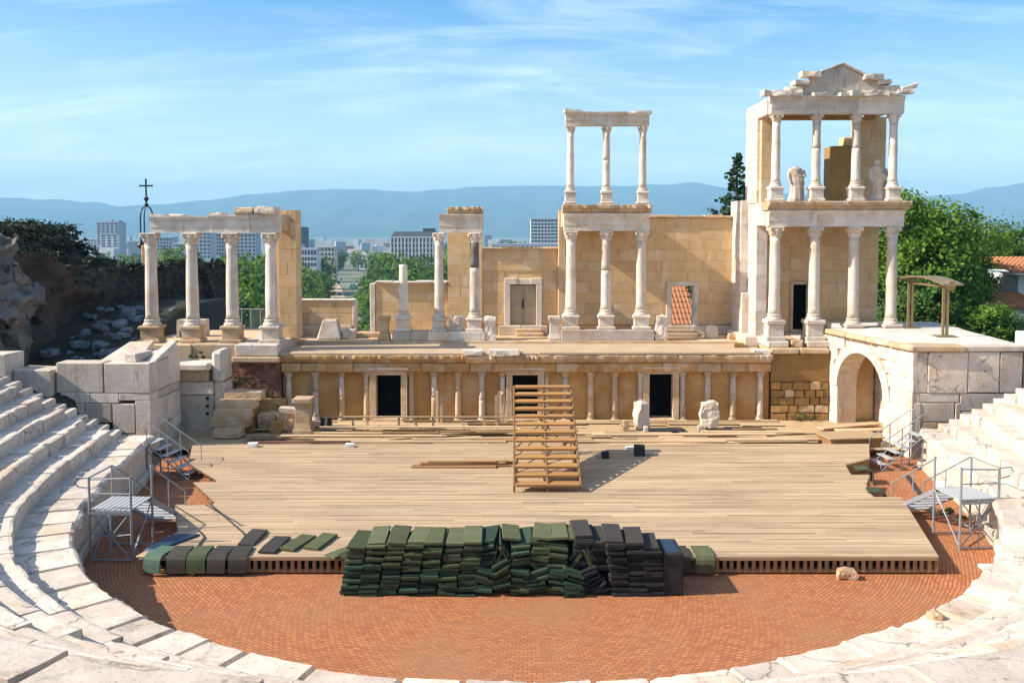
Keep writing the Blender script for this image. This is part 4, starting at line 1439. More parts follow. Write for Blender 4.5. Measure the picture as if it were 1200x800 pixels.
# rubble base: plaster above, fieldstones below
custom_block(t, 12.45, 15.25, 44.0, 47.5, 2.15, 3.5, 'brown', 'plaster_face', jit=.01)
custom_block(t, 12.5, 15.25, 44.1, 47.5, .2, 2.14, 'brown', 'base_core', jit=.01)
for r in range(5):
    x = 12.45
    while x < 15.2:
        xe = min(15.25, x + rnd.uniform(.35, .9))
        if 15.25 - xe < .25: xe = 15.25
        mb = MB(); z0 = .3 + r * .37
        mb.rough(((x + xe) / 2, 44.1, z0 + .185), (xe - x - .03, .36, .35), amp=.035, n=4, rnd_pow=.3)
        mb.build('base_stone', rnd.choice(('brown', 'tanstone', 'brown')), t)
        x = xe
for (a, c) in ((12.4, 13.75), (13.78, 15.2)):
    custom_block(t, a, c, 43.85, 46, 3.52, 3.8, 'tanstone', 'moulding', ch=.06)
custom_block(t, 12.3, 13.3, 44.05, 46, 3.81, 4.1, 'marble', 'platform_block', ch=.04)
custom_block(t, 14.2, 19.4, 44.05, 48.6, 3.81, 4.1, 'marble', 'platform_block', ch=.04)
custom_block(t, 13.3, 14.2, 44.6, 48.6, 3.81, 4.08, 'tanstone', 'platform_block', ch=.04)
custom_block(t, 11.7, 13.3, 46.02, 49.8, 3.61, 4.1, 'greystone', 'platform_block', ch=.04)
mb = MB(); mb.rough((13.75, 44.3, 3.98), (.55, .45, .35), amp=.07, n=5); mb.build('broken_block', 'tanstone', t)
for i, x in enumerate((12.75, 14.67, 16.57, 18.42)):
    column(t, x, TY, 4.105, 9.6, .275, ped=1.0 if i < 2 else .8, mat='marble')
# lower storey walls
blocks_x(t, 12.6, 19.2, 4.1, 9.9, 48.3, .6, h=.62, ln=1.2, holes=((14.75, 15.95, 4.0, 6.6),))
blocks_y(t, 46.6, 48.3, 4.1, 10.2, 12.35, .55, h=.62, ln=1.1, mat='marble')
blocks_y(t, 48.32, 50.6, 4.1, 11.0, 11.98, .6, h=.62, ln=1.1, mat='marble')
custom_block(t, 12.0, 12.36, 48.0, 48.3, 4.1, 6.2, 'greystone', 'anta')
fr = MB(); fr.box(14.6, 14.75, 48.2, 48.95, 4.1, 6.6, ch=.01); fr.box(15.95, 16.1, 48.2, 48.95, 4.1, 6.6, ch=.01); fr.box(14.6, 16.1, 48.2, 48.95, 6.603, 6.78, ch=.01)
fr.build('door_frame', 'tanstone', t)
mb = MB(); mb.box(15.5, 15.94, 48.4, 48.5, 4.1, 6.58, ch=.008); mb.build('door_leaf', 'doorpaint', t)
mb = MB(); mb.box(14.4, 16.3, 50.6, 50.9, 4.0, 7.0); mb.box(16.12, 16.3, 48.95, 50.6, 4.0, 7.0); mb.box(14.4, 16.3, 48.95, 50.6, 6.8, 7.0); mb.build('doorway_shade_box', 'dark', t)  # added near-black box so the doorway looks shaded
# first entablature and floor
moulded(t, 12.35, 14.66, TY - .32, 9.61, 10.4, .64)
moulded(t, 14.665, 16.56, TY - .32, 9.61, 10.4, .64)
moulded(t, 16.565, 18.85, TY - .32, 9.61, 10.4, .64)
cornice(t, 12.25, 19.05, TY - .35, 10.405, 10.82, 1.2, 'tanstone', out=.42, jag=.03)
custom_block(t, 12.34, 19.1, TY + .86, 48.9, 10.1, 10.8, 'marble', 'upper_floor')
custom_block(t, 12.3, 12.75, TY + .36, 46.58, 9.65, 10.4, 'marble', 'side_beam')
custom_block(t, 18.45, 18.85, TY + .36, 48.28, 9.65, 10.08, 'tanstone', 'side_beam')
# upper storey
for i, x in enumerate((12.72, 14.66, 16.57, 18.36)):
    column(t, x, TY, 10.825, 14.98, .215, ped=.7, mat='marble', patched=('greystone', .6) if i in (1, 2) else None)
blocks_y(t, 46.6, 48.8, 10.8, 15.6, 12.3, .5, h=.62, ln=1.0, mat='marble')
blocks_x(t, 12.45, 13.2, 10.8, 15.0, 46.3, .3, h=.62, ln=.9)
blocks_x(t, 17.6, 19.1, 10.8, 15.2, 47.4, .8, h=.62, ln=.9)
mb = MB(); mb.box(16.35, 17.5, 47.5, 48.6, 10.8, 13.75, ch=.02, jit=.02); mb.build('dark_block', 'brown', t)
mb = MB(); mb.box(17.0, 17.6, 47.6, 48.3, 13.75, 14.2, ch=.04); mb.build('dark_block', 'ashlar', t)
moulded(t, 12.4, 14.66, TY - .28, 14.99, 15.85, .56)
moulded(t, 14.665, 16.56, TY - .28, 14.99, 15.85, .56, 'greystone')
moulded(t, 16.565, 18.75, TY - .28, 14.99, 15.85, .56)
custom_block(t, 12.32, 12.75, TY + .3, 48.8, 15.0, 15.8, 'marble', 'side_beam')
custom_block(t, 18.35, 18.75, TY + .3, 48.2, 15.2, 15.8, 'marble', 'side_beam')
custom_block(t, 12.76, 18.34, 46.9, 47.3, 15.0, 15.7, 'brown', 'rear_beam')
custom_block(t, 12.5, 18.6, TY + .32, 46.88, 15.55, 15.82, 'brown', 'ceiling_slab')
# pediment: triangular slab with broken raking cornice
pd = [(13.55, 15.86), (18.05, 15.86), (18.0, 16.35), (17.2, 16.62), (16.6, 16.85), (15.75, 17.3), (15.1, 17.02), (14.6, 16.85), (13.95, 16.5), (13.55, 16.3)]
mb = MB()
n = len(pd)
mb.add([(x, TY - .2, z) for x, z in pd] + [(x, TY + .35, z) for x, z in pd], [tuple(range(n)), tuple(reversed(range(n, 2 * n)))] + [(i, n + i, n + (i + 1) % n, (i + 1) % n) for i in range(n)])
mb.build('pediment', 'greystone', t)
mb = MB()
for (a, za, c, zc_) in ((15.75, 17.3, 14.7, 16.9), (15.75, 17.3, 16.9, 16.75)):
    mb.hexa([(min(a, c), TY - .32, za if a < c else zc_), (max(a, c), TY - .32, zc_ if a < c else za), (min(a, c), TY + .3, za if a < c else zc_), (max(a, c), TY + .3, zc_ if a < c else za)] +
            [(min(a, c), TY - .36, (za if a < c else zc_) + .1), (max(a, c), TY - .36, (zc_ if a < c else za) + .1), (min(a, c), TY + .3, (za if a < c else zc_) + .1), (max(a, c), TY + .3, (zc_ if a < c else za) + .1)], .02)
mb.build('raking_moulding', 'marble', t)
jag_lumps(t, [(14.25, TY - .2, 16.72), (13.75, TY - .15, 16.35), (13.5, TY, 16.05)], 'marble', size=(.85, .62, .3), amp=.06)
jag_lumps(t, [(17.2, TY - .15, 16.6), (17.75, TY - .1, 16.38), (18.1, TY - .1, 16.05)], 'marble', size=(.85, .62, .26), amp=.06)
jag_lumps(t, [(12.35, TY - .2, 15.83), (12.85, TY - .25, 15.83), (13.3, TY - .2, 15.82), (14.75, TY - .3, 15.8), (15.9, TY - .3, 15.8), (16.5, TY - .3, 15.8), (17.3, TY - .3, 15.82), (18.1, TY - .25, 15.85), (18.75, TY - .2, 15.95)], 'marble', size=(1.0, .6, .22), amp=.06)
mb = MB(); mb.hexa([(18.5, TY - .45, 15.95), (19.3, TY - .4, 16.2), (18.5, TY + .25, 15.95), (19.3, TY + .2, 16.2), (18.5, TY - .45, 16.2), (19.35, TY - .4, 16.48), (18.5, TY + .25, 16.2), (19.35, TY + .2, 16.45)], .06)
mb.build('broken_cornice_block', 'marble', t)


# ------------------------------------------------------------------ statues: robed marble figures, one continuous surface each
def robed(x, y, z, h, headless, label, mat='marble', rz=0.0):
    seg = 36
    prof = [(0, .19, .15), (.06, .2, .16), (.25, .17, .14), (.42, .165, .13), (.52, .175, .135), (.6, .15, .12), (.7, .165, .12), (.78, .18, .115), (.82, .15, .1), (.845, .07, .07), (.865, .05, .055)]
    if not headless:
        prof += [(.885, .052, .06), (.905, .068, .075), (.935, .074, .085), (.965, .068, .08), (.99, .04, .05), (1.0, .01, .01)]
    vs = []; fs = []
    for (t_, a, c) in prof:
        sway = .03 * math.sin(t_ * 5) * h
        for i in range(seg):
            an = 2 * math.pi * i / seg
            fold = 1 + (.07 * math.sin(an * 9 + t_ * 4) * max(0, 1 - t_ / .8) + .05 * math.sin(an * 3 + t_ * 9) * (t_ < .8))
            vs.append((math.cos(an) * a * h * fold + sway, math.sin(an) * c * h * fold - (.02 * h if t_ > .87 else 0), t_ * h))
    n = len(prof)
    for j in range(n - 1):
        for i in range(seg):
            k = (i + 1) % seg
            fs.append((j * seg + i, j * seg + k, (j + 1) * seg + k, (j + 1) * seg + i))
    fs.append(tuple(range(seg))); fs.append(tuple((n - 1) * seg + i for i in range(seg)))
    mb = MB(); mb.add(vs, fs)
    # arms folded under the cloak, and the cloak's diagonal roll
    mb.tube([(.17 * h, 0, .78 * h), (.2 * h, -.04 * h, .66 * h), (.14 * h, -.12 * h, .6 * h), (.02 * h, -.145 * h, .63 * h)], [.05 * h, .048 * h, .042 * h, .034 * h], 10)
    mb.tube([(-.15 * h, 0, .78 * h), (-.19 * h, -.03 * h, .65 * h), (-.17 * h, -.06 * h, .52 * h), (-.15 * h, -.1 * h, .46 * h)], [.05 * h, .046 * h, .04 * h, .03 * h], 10)
    mb.tube([(-.15 * h, -.08 * h, .79 * h), (-.03 * h, -.13 * h, .68 * h), (.12 * h, -.12 * h, .52 * h), (.17 * h, -.06 * h, .42 * h)], [.03 * h, .04 * h, .045 * h, .03 * h], 10)
    mb.xf(Matrix.Translation((x, y, z)) @ Matrix.Rotation(rz, 4, 'Z'))
    o = mb.build('robed_statue', mat, smooth=True)
    bmod = o.modifiers.new('join', 'REMESH'); bmod.mode = 'VOXEL'; bmod.voxel_size = .035; bmod.use_smooth_shade = True
    return tag(o, label, 'statue')


s1 = robed(13.95, 45.5, 10.82, 2.0, True, 'headless grey robed statue on the upper storey, beside the first column', 'greystone')
s2 = robed(17.85, 45.2, 10.82, 2.05, False, 'white robed statue with a head, upper storey, before the tan pillar', 'marble')

# ------------------------------------------------------------------ loose stones on the terrace
def pedestal(x, y, z, w, h, mat, label, waist=.75, name='stone_pedestal'):
    mb = MB()
    mb.box(x - w / 2, x + w / 2, y - w / 2, y + w / 2, z, z + h * .14, ch=.03, jit=.01)
    a = w * waist / 2
    mb.hexa([(x - w * .46, y - w * .46, z + h * .14), (x + w * .46, y - w * .46, z + h * .14), (x - w * .46, y + w * .46, z + h * .14), (x + w * .46, y + w * .46, z + h * .14),
             (x - a, y - a, z + h * .3), (x + a, y - a, z + h * .3), (x - a, y + a, z + h * .3), (x + a, y + a, z + h * .3)], .01)
    mb.box(x - a, x + a, y - a, y + a, z + h * .3, z + h * .72, ch=.015, jit=.006)
    mb.hexa([(x - a, y - a, z + h * .72), (x + a, y - a, z + h * .72), (x - a, y + a, z + h * .72), (x + a, y + a, z + h * .72),
             (x - w * .48, y - w * .48, z + h * .86), (x + w * .48, y - w * .48, z + h * .86), (x - w * .48, y + w * .48, z + h * .86), (x + w * .48, y + w * .48, z + h * .86)], .01)
    mb.box(x - w / 2, x + w / 2, y - w / 2, y + w / 2, z + h * .86, z + h, ch=.03, jit=.015)
    return tag(mb.build(name, mat), label, 'pedestal')


pedestal(-6.65, 47.85, 3.735, .62, 1.25, 'tanstone', 'weathered tan pedestal standing left of the broken column')
pedestal(2.2, 47.8, 3.735, .62, 1.25, 'marble', 'pinkish white pedestal between the double door and the tall portico')
mb = MB(); mb.hexa([(-10.25, 48, 3.735), (-8.95, 48, 3.735), (-10.2, 49, 3.735), (-9.0, 49, 3.735), (-9.95, 48.2, 4.75), (-9.2, 48.2, 4.75), (-9.9, 48.8, 4.75), (-9.2, 48.8, 4.75)], .06)
tag(mb.build('stone_block', 'greystone'), 'grey tapering stone block in shade before the low ochre wall', 'stone block')
mb = MB(); mb.rough((-8.6, 48.6, 3.98), (.7, .6, .5), amp=.07, n=5); tag(mb.build('stone_block', 'greystone'), 'low dark grey lump beside the tapering stone block', 'stone block')
mb = MB(); mb.box(-8.35, -6.9, 48.9, 49.7, 3.735, 3.98, ch=.04, jit=.03); tag(mb.build('stone_slab', 'tanstone'), 'low flat tan slab in front of the gap to the avenue', 'stone slab')


def lump(x, y, z, sx, sy, sz, mat, label, name='stone_fragment', rz=0, amp=.09, n=7, cat='stone', pw=.4):
    mb = MB(); mb.rough((x, y, z + sz * .47), (sx, sy, sz), rz=rz, amp=amp, n=n, freq=2.0, rnd_pow=pw)
    return tag(mb.build(name, mat), label, cat)


lump(-1.15, 47.75, 3.735, .62, .5, 1.3, 'marble', 'upright pinkish carved stone stump just right of the two-column beam', amp=.08, name='carved_stump')
lump(7.75, 47.7, 3.735, .62, .55, 1.35, 'marble', 'upright white carved stump right of the tall portico', amp=.1, name='carved_stump')
lump(-2.9, 47.9, 4.2, .7, .5, .85, 'greystone', 'mottled broken capital standing between the two columns of the short beam', amp=.12, name='broken_capital')
lump(-3.35, 49.3, 4.0, .4, .4, .4, 'tanstone', 'small tan lump at the wall foot behind the full marble column', amp=.08)
lump(10.55, 48.6, 3.735, .7, .6, .75, 'greystone', 'rounded grey stone drum right of the marble-framed window', amp=.03, name='stone_drum', pw=.9)
lump(11.6, 48.2, 3.735, .5, .5, .35, 'tanstone', 'small reddish lump in the shade beside the tower foot', amp=.07)
lump(12.0, 46.6, 3.62, .7, .5, .3, 'tanstone', 'jagged tan fragment at the right end of the terrace', amp=.08)
lump(11.35, 45.9, 3.61, .5, .35, .2, 'brown', 'flat brown fragment lying on the right end of the terrace', amp=.05)
lump(5.95, 41.9, .35, .62, .5, 1.3, 'marble', 'white broken statue torso leaning before the stage front, left of the right-hand doorway', name='broken_torso', amp=.1, n=9, pw=.55, cat='statue fragment', rz=.5)
lump(9.05, 41.9, .35, .85, .6, 1.35, 'marble', 'pointed white statue fragment before the stage front, right of the right-hand doorway', name='broken_torso', amp=.12, n=9, pw=.95, cat='statue fragment')
pedestal(-9.35, 41.0, .35, .85, 1.6, 'tanstone', 'golden altar stone with flared cap at the left end of the stage front')
lump(-10.2, 41.6, .35, .95, .7, .85, 'tanstone', 'broken architrave block beside the golden altar stone', amp=.12, n=9, pw=.1)
lump(-10.05, 41.5, 1.17, 1.0, .6, .25, 'seat', 'pale flat slab lying on the broken architrave block', amp=.04, pw=.1)
lump(-11.1, 41.6, .35, .9, .7, .85, 'tanstone', 'golden rubble block next to the broken stone stairs', amp=.16, n=8)
lump(-11.65, 41.9, .35, .7, .6, .65, 'brown', 'brown rubble lump at the foot of the brick base', amp=.12, n=8)
lump(-10.6, 41.0, .35, .5, .4, .5, 'brown', 'small brown lump between the golden blocks', amp=.1)
lump(6.0, 40.95, .35, .2, .2, .3, 'seat', 'little pale stone before the right-hand doorway', amp=.03)
lump(5.2, 41.6, .35, .3, .25, .45, 'tanstone', 'little orange stone left of the white torso', amp=.04)
lump(8.55, 41.4, .35, .25, .2, .25, 'seat', 'little pale stone at the foot of the pointed fragment', amp=.03)
lump(9.0, 24.35, 0, .55, .3, .26, 'tanstone', 'small tan stone lying on the brick floor in front of the deck edge', amp=.09, pw=.9)

# broken stone stairs, left of the stage
t = thing('stone_stairs', (-12.6, 40.8, .3), 'broken flight of five worn tan stone steps', 'stairs')
for k, (a, c, y0, z1) in enumerate([(-13.1, -11.9, 39.8, .75), (-13.35, -11.7, 40.25, 1.12), (-13.3, -11.65, 40.65, 1.45), (-13.25, -11.6, 41.05, 1.78), (-13.1, -11.4, 41.5, 2.1)]):
    mb = MB(); mb.rough(((a + c) / 2, y0 + .45, z1 - .2), (c - a, .9, .38), amp=.04, n=7, rnd_pow=.12, freq=1.6); mb.build('step', 'tanstone', t)
mb = MB(); mb.rough((-12.4, 41.9, .75), (1.5, 1.6, 1.7), amp=.08, n=6, rnd_pow=.2); mb.build('stair_core', 'brown', t)
mb = MB(); mb.rough((-11.8, 42.9, .8), (2.4, 1.4, 1.3), amp=.2, n=8, rnd_pow=.5); tag(mb.build('rubble_heap', 'brown'), 'dark heap of earth and rubble behind the broken stone steps', 'rubble heap')

# ------------------------------------------------------------------ wooden stage deck
SZ = .5
LEFT = [(24.65, -10.3), (26.6, -9.75), (29.0, -9.75), (29.1, -9.55), (29.8, -10.75), (29.82, -10.0), (32.0, -11.35), (32.2, -11.7), (32.25, -11.0), (34.5, -12.3), (37.9, -13.3)]
LEFT = [(24.65, -10.3), (26.8, -9.9), (29.55, -11.0), (29.6, -9.7), (32.2, -11.35), (32.25, -10.45), (34.8, -12.4), (38.2, -13.4)]
RIGHT = [(24.65, 11.65), (30.4, 13.05), (30.45, 12.1), (31.9, 12.45), (33.2, 13.1), (33.25, 12.4), (34.6, 12.7), (35.6, 14.0), (38.2, 15.0)]


def lerp_edge(E_, y):
    for (a, xa), (c, xc) in zip(E_[:-1], E_[1:]):
        if a <= y <= c:
            return xa + (xc - xa) * (y - a) / max(1e-6, c - a)
    return E_[-1][1]


t = thing('wooden_stage', (.6, 31, 0), 'broad weathered plank stage with a slatted front edge over the brick floor', 'stage')
mb = MB()
y = 24.68
while y < 38.1:
    w = .142
    xl = max(lerp_edge(LEFT, y + .01), lerp_edge(LEFT, y + w - .01)); xr = min(lerp_edge(RIGHT, y + .01), lerp_edge(RIGHT, y + w - .01))
    x = xl
    row_t = rnd.uniform(.2, .8)
    first = rnd.choice((1.2, 2.4, 3.6)) + rnd.uniform(-.1, .1)
    while x < xr - .05:
        xe = min(xr, x + (first if x == xl else rnd.choice((2.4, 3.6, 3.6, 4.0))))
        if xr - xe < .4: xe = xr
        dz = rnd.uniform(-.005, .005)
        tn = min(1, max(0, row_t * .5 + rnd.random() * .5 + (.2 if rnd.random() < .05 else 0) - (.45 if rnd.random() < .04 else 0)))
        mb.box(x + .004, xe - .004, y, y + w - .013, SZ - .035 + dz, SZ + dz, tone=tn)
        x = xe
    y += w
dk = mb.build('deck_planks', 'deck', t, fix=True); dk['kind'] = 'stuff'
# joists and near-black sheet for the shade beneath, fascia with upright slats
mb = MB()
for i in range(28):
    yy = 25.0 + i * .48
    mb.box(max(lerp_edge(LEFT, yy), lerp_edge(LEFT, yy + .08)) + .1, min(lerp_edge(RIGHT, yy), lerp_edge(RIGHT, yy + .08)) - .1, yy, yy + .08, .3, SZ - .045)
mb.build('joists', 'oldlumber', t)
mb = MB(); mb.box(-9.9, 11.6, 24.62, 24.69, SZ - .1, SZ + .012, ch=.008); mb.build('nosing_board', 'deck', t)
mb = MB(); mb.box(-10.2, 11.6, 24.7, 24.76, .05, .13); mb.build('bottom_rail', 'deckend', t)
sd = MB(); sd.box(-.05, .05, -.025, .025, 0, SZ - .16)
slat0 = None
x = -7.6
while x < 11.6:
    if not (-4.0 < x < 3.9):
        if slat0 is None:
            slat0 = sd.xf(Matrix.Translation((x, 24.705, .06))).build('slat', 'deckend', t)
        else:
            c_ = slat0.copy(); COL.objects.link(c_); c_.location = Vector((x + rnd.uniform(-.01, .01), 24.705 + rnd.uniform(-.006, .006), .06)) - WORLD[t]
    x += .2
mb = MB(); mb.box(-10.1, 11.5, 25.3, 25.36, .02, SZ - .06); mb.build('under_deck_shade', 'dark', t)  # added near-black board, the shade under the deck painted on
# end fascia, slanting sides
for (E_, sgn) in ((LEFT, 1), (RIGHT, -1)):
    mb = MB()
    for (ya, xa), (yc, xc) in zip(E_[:-1], E_[1:]):
        if yc - ya < .3: continue
        mb.hexa([(xa + .02 * sgn, ya, .08), (xa + .07 * sgn, ya, .08), (xc + .02 * sgn, yc, .08), (xc + .07 * sgn, yc, .08), (xa + .02 * sgn, ya, SZ - .04), (xa + .07 * sgn, ya, SZ - .04), (xc + .02 * sgn, yc, SZ - .04), (xc + .07 * sgn, yc, SZ - .04)])
    if sgn < 0: mb.build('side_boarding', 'oldlumber', t)
# rear platform strip in front of the stage front
t2 = thing('rear_platform', (0, 42.6, .3), 'narrow board walk of pale planks along the foot of the stage front', 'platform')
for r in range(5):
    x = -8.8
    while x < 12.6:
        xe = min(12.7, x + rnd.uniform(2.0, 4.2))
        if rnd.random() < (.85 if x > 2 else .55):
            mb = MB(); mb.box(x, xe - .02, 42.5 + r * .24, 42.5 + r * .24 + .21, .34, .39, jit=.008, ch=.006); mb.build('plank', 'lumber' if rnd.random() < .7 else 'oldlumber', t2)
        x = xe

# loose boards strewn over the rear of the stage
gp = 'loose boards strewn along the back of the stage'
lab = 'loose pale board lying among others along the back edge of the stage'
spots = []
for i in range(64):
    x = rnd.uniform(-11, 13.2); y = rnd.uniform(38.0, 41.6)
    spots.append((x, y, rnd.uniform(-.06, .06) + (rnd.uniform(-.4, .4) if rnd.random() < .1 else 0), rnd.uniform(1.6, 4.6), rnd.uniform(.12, .3)))
for (x, y, a, l, w) in spots:
    l = min(l, 2 * min(x + 13.0, 14.8 - x))
    if l < .8: continue
    mb = MB(); mb.obox((x, y, .38 + rnd.choice((0, .06, .12))), (l, w, .05), rz=a, ch=.008)
    tag(mb.build('board', rnd.choice(('lumber', 'lumber', 'lumber', 'deck', 'oldlumber'))), lab, 'board', gp)
# long boards at the deck's back edge
for bl_, (x, y, l, a, m_) in zip(('long pale board along the rear deck edge left of the bleacher', 'long pale board along the rear deck edge right of the bleacher', 'pale board at the rear deck edge in front of the pointed white fragment', 'dark red board at the rear deck corner near the white bag', 'brown board lying behind the bleacher foot', 'long pale board farther back, before the trestle', 'long pale board farther back, before the right-hand doorway', 'pale board slanting toward the yellow box'), [(-4.5, 38.25, 8.5, .004, 'lumber'), (5.5, 38.35, 7, -.004, 'lumber'), (9.5, 38.6, 6, .01, 'lumber'), (-9, 38.2, 4.5, .0, 'redbrick'), (1, 38.5, 5, .006, 'oldlumber'), (-6.5, 39.4, 7, .0, 'lumber'), (7.5, 39.7, 8, .012, 'lumber'), (10.6, 40.2, 4.5, -.01, 'lumber')]):
    mb = MB(); mb.obox((x, y, .56), (l, .24, .06), rz=a, ch=.008)
    tag(mb.build('board', m_), bl_, 'board', 'long boards along the rear deck edge')
gp2 = 'dark boards stacked on the deck'
for (x, y, z, l, a) in [(-1.9, 34.35, .535, 3.7, .015), (-1.8, 34.6, .535, 3.3, .03), (-1.85, 34.45, .605, 3.2, .02), (-1.7, 34.85, .535, 3.6, .045), (-2.2, 34.2, .535, 3.2, -.01), (-1.6, 34.65, .605, 3.0, .05), (-1.9, 34.45, .67, 2.6, .01)]:
    mb = MB(); mb.obox((x, y, z), (l, .2, .06), rz=a, ch=.008)
    tag(mb.build('board', 'oldlumber'), 'brown board in the small low stack left of the bleacher frame', 'board', gp2)
# low railing / trestle frame behind the bleacher, left
t = thing('low_trestle', (-3.7, 41.2, .3), 'long low wooden trestle of rails and short posts before the left doorway', 'trestle')
for (z, y) in ((.95, 41.3), (.62, 40.7)):
    mb = MB(); mb.box(-8.6, .2, y, y + .14, z, z + .06, ch=.008, jit=.01); mb.build('rail', 'lumber', t)
for i in range(9):
    x = -8.3 + i * .98 + rnd.uniform(-.25, .25)
    mb = MB(); mb.obox((x, 41.38, .62), (.1, .1, .64), ry=rnd.uniform(-.12, .12), ch=.008); mb.build('post', 'lumber', t)
for (x, h, lean, bl_) in ((-.75, 1.3, .1, 'pale board leaning upright, outermost left of the four by the middle doorway'), (-.6, 1.5, .05, 'tallest of the four pale boards leaning upright by the middle doorway'), (-.45, 1.35, .12, 'pale board leaning upright, third of the four by the middle doorway'), (-.3, 1.1, .16, 'shortest of the four pale boards leaning upright by the middle doorway'), (-3.55, 1.5, .02, 'taller of the two upright boards standing between the left and middle doorways'), (-3.35, 1.2, .1, 'shorter of the two upright boards standing between the left and middle doorways')):
    mb = MB(); mb.obox((x, 43.2, .35 + h / 2), (.13, .06, h), rx=-lean)
    tag(mb.build('board', 'lumber'), bl_, 'board', 'boards leaning on the stage front')
# yellow box by the arch
mb = MB(); mb.obox((14.4, 38.9, .36), (2.3, 1.3, .62), rz=.12, ch=.02)
o = tag(mb.build('wooden_box', 'oldlumber'), 'low yellow board-topped box in front of the arch', 'box')
mb = MB(); mb.obox((14.4, 38.9, .7), (2.45, 1.45, .06), rz=.12, ch=.008); mb.build('lid', 'lumber', o)
for (x, y, a) in ((15.8, 40.2, .2), (16.2, 41.2, .1), (15.5, 42.0, .35)):
    mb = MB(); mb.obox((x, y, .4 + rnd.uniform(0, .05)), (3.2, .5, .07), rz=a, ch=.008)
    tag(mb.build('board', 'lumber'), 'wide yellow board lying in the arched opening', 'board', 'boards in the arched opening')
for (x, y, z, s, m_, l_) in [(5.05, 36.1, .5, (.42, .35, .42), 'matblack', 'small black box on the deck at the tip of the bleacher shadow'),
                             (3.65, 35.7, .5, (.3, .3, .25), 'matblack', 'small black pack on the deck inside the bleacher shadow'),
                             (4.9, 37.2, .5, (.5, .25, .1), 'whitepaint', 'white offcut lying behind the small black box'),
                             (-10.7, 37.6, .5, (.4, .3, .16), 'whitepaint', 'white bag lying on the shaded rear deck corner'),
                             (-8.6, 42.2, .34, (.45, .4, .5), 'matblack', 'black crate beside the golden altar stone'),
                             (-6.7, 37.6, .5, (.35, .25, .14), 'whitepaint', 'white bag lying at the rear edge of the sunny deck')]:
    mb = MB(); mb.rough((x, y, z + s[2] / 2), s, amp=.015, n=4, rnd_pow=.12); tag(mb.build('box' if m_ != 'whitepaint' else 'white_scrap', m_), l_, 'box' if m_ != 'whitepaint' else 'scrap')
for (x, y, l_) in ((7.0, 41.3, 'flat black mat on the ground between the two white statue fragments'), (10.6, 41.6, 'flat black mat right of the pointed white fragment')):
    mb = MB(); mb.obox((x, y, .4), (1.7, .6, .04), ch=.01); tag(mb.build('floor_mat', 'matblack'), l_, 'mat')

# ------------------------------------------------------------------ bleacher stair on the deck
t = thing('bleacher_frame', (1.2, 33.5, SZ), 'tall open stair of thirteen orange wood treads on a slim brown frame', 'bleacher')
NT = 13
bx0, bx1 = .12, 2.3
for k in range(NT):
    f = k / (NT - 1)
    z = SZ + .28 + f * 2.45; y = 30.85 + f * 5.3
    mb = MB()
    mb.box(bx0, bx1, y, y + .47, z - .045, z, ch=.006, jit=.004)
    mb.build('tread', 'tread', t)
    mb = MB(); mb.box(bx0 + .02, bx1 - .02, y + .01, y + .05, z - .09, z - .047, ch=.004); mb.build('riser_board', 'tread', t)
mb = MB()
for x in (bx0 - .045, (bx0 + bx1) / 2, bx1 + .045):
    mb.tube([(x, 30.85, SZ + .2), (x, 36.4, SZ + 2.72)], .04, 6)
    mb.tube([(x, 36.3, SZ), (x, 36.3, SZ + 2.7)], .035, 6)
    mb.tube([(x, 33.6, SZ), (x, 33.6, SZ + 1.3)], .03, 6)
    mb.tube([(x, 30.92, SZ), (x, 30.92, SZ + .25)], .045, 6)
    mb.tube([(x, 32.2, SZ + .05), (x, 36.3, SZ + .1)], .03, 6)
    mb.tube([(x, 33.6, SZ + .1), (x, 36.3, SZ + 2.3)], .03, 6)
mb.build('stringer_frame', 'oldlumber', t)
mb = MB()
mb.tube([(bx0, 36.32, SZ + .2), (bx1, 36.32, SZ + 2.4)], .025, 6); mb.tube([(bx1, 36.34, SZ + .2), (bx0, 36.34, SZ + 2.4)], .025, 6)
mb.tube([(bx0, 33.62, SZ + .1), (bx1, 33.62, SZ + 1.2)], .02, 6); mb.tube([(bx0, 34.9, SZ + .2), (bx1, 36.0, SZ + 2.0)], .02, 6)
mb.build('cross_brace', 'iron', t)
lump(1.25, 32.4, SZ, .3, .25, .3, 'whitepaint', 'white bundle under the bleacher treads', name='white_bundle', cat='bundle', amp=.03)

# ------------------------------------------------------------------ foam seat mats
def mat_mesh(name, w, l, h, m, bow=0.0, sag=0.0):
    mb = MB()
    n = 6
    vs = []; fs = []
    for i in range(n + 1):
        t_ = i / n
        y = l * t_
        z = bow * math.sin(math.pi * t_) - (.02 * (1 - t_) ** 3 * sag)
        e = .014
        ring = [(-w / 2 + e, z), (w / 2 - e, z), (w / 2, z + e), (w / 2, z + h - e), (w / 2 - e, z + h), (-w / 2 + e, z + h), (-w / 2, z + h - e), (-w / 2, z + e)]
        vs += [(a * (1 + .02 * math.sin(t_ * 7 + sag * 3)), y, c + bow * .5 * math.cos(a * 9 + sag)) for a, c in ring]
    for i in range(n):
        for k in range(8):
            q = (k + 1) % 8
            fs.append((i * 8 + k, i * 8 + q, (i + 1) * 8 + q, (i + 1) * 8 + k))
    fs.append(tuple(range(8))); fs.append(tuple(n * 8 + k for k in reversed(range(8))))
    mb.add(vs, fs)
    me = mb.build(name, m, origin=(0, 0, 0)); d = me.data
    COL.objects.unlink(me); bpy.data.objects.remove(me)
    return d


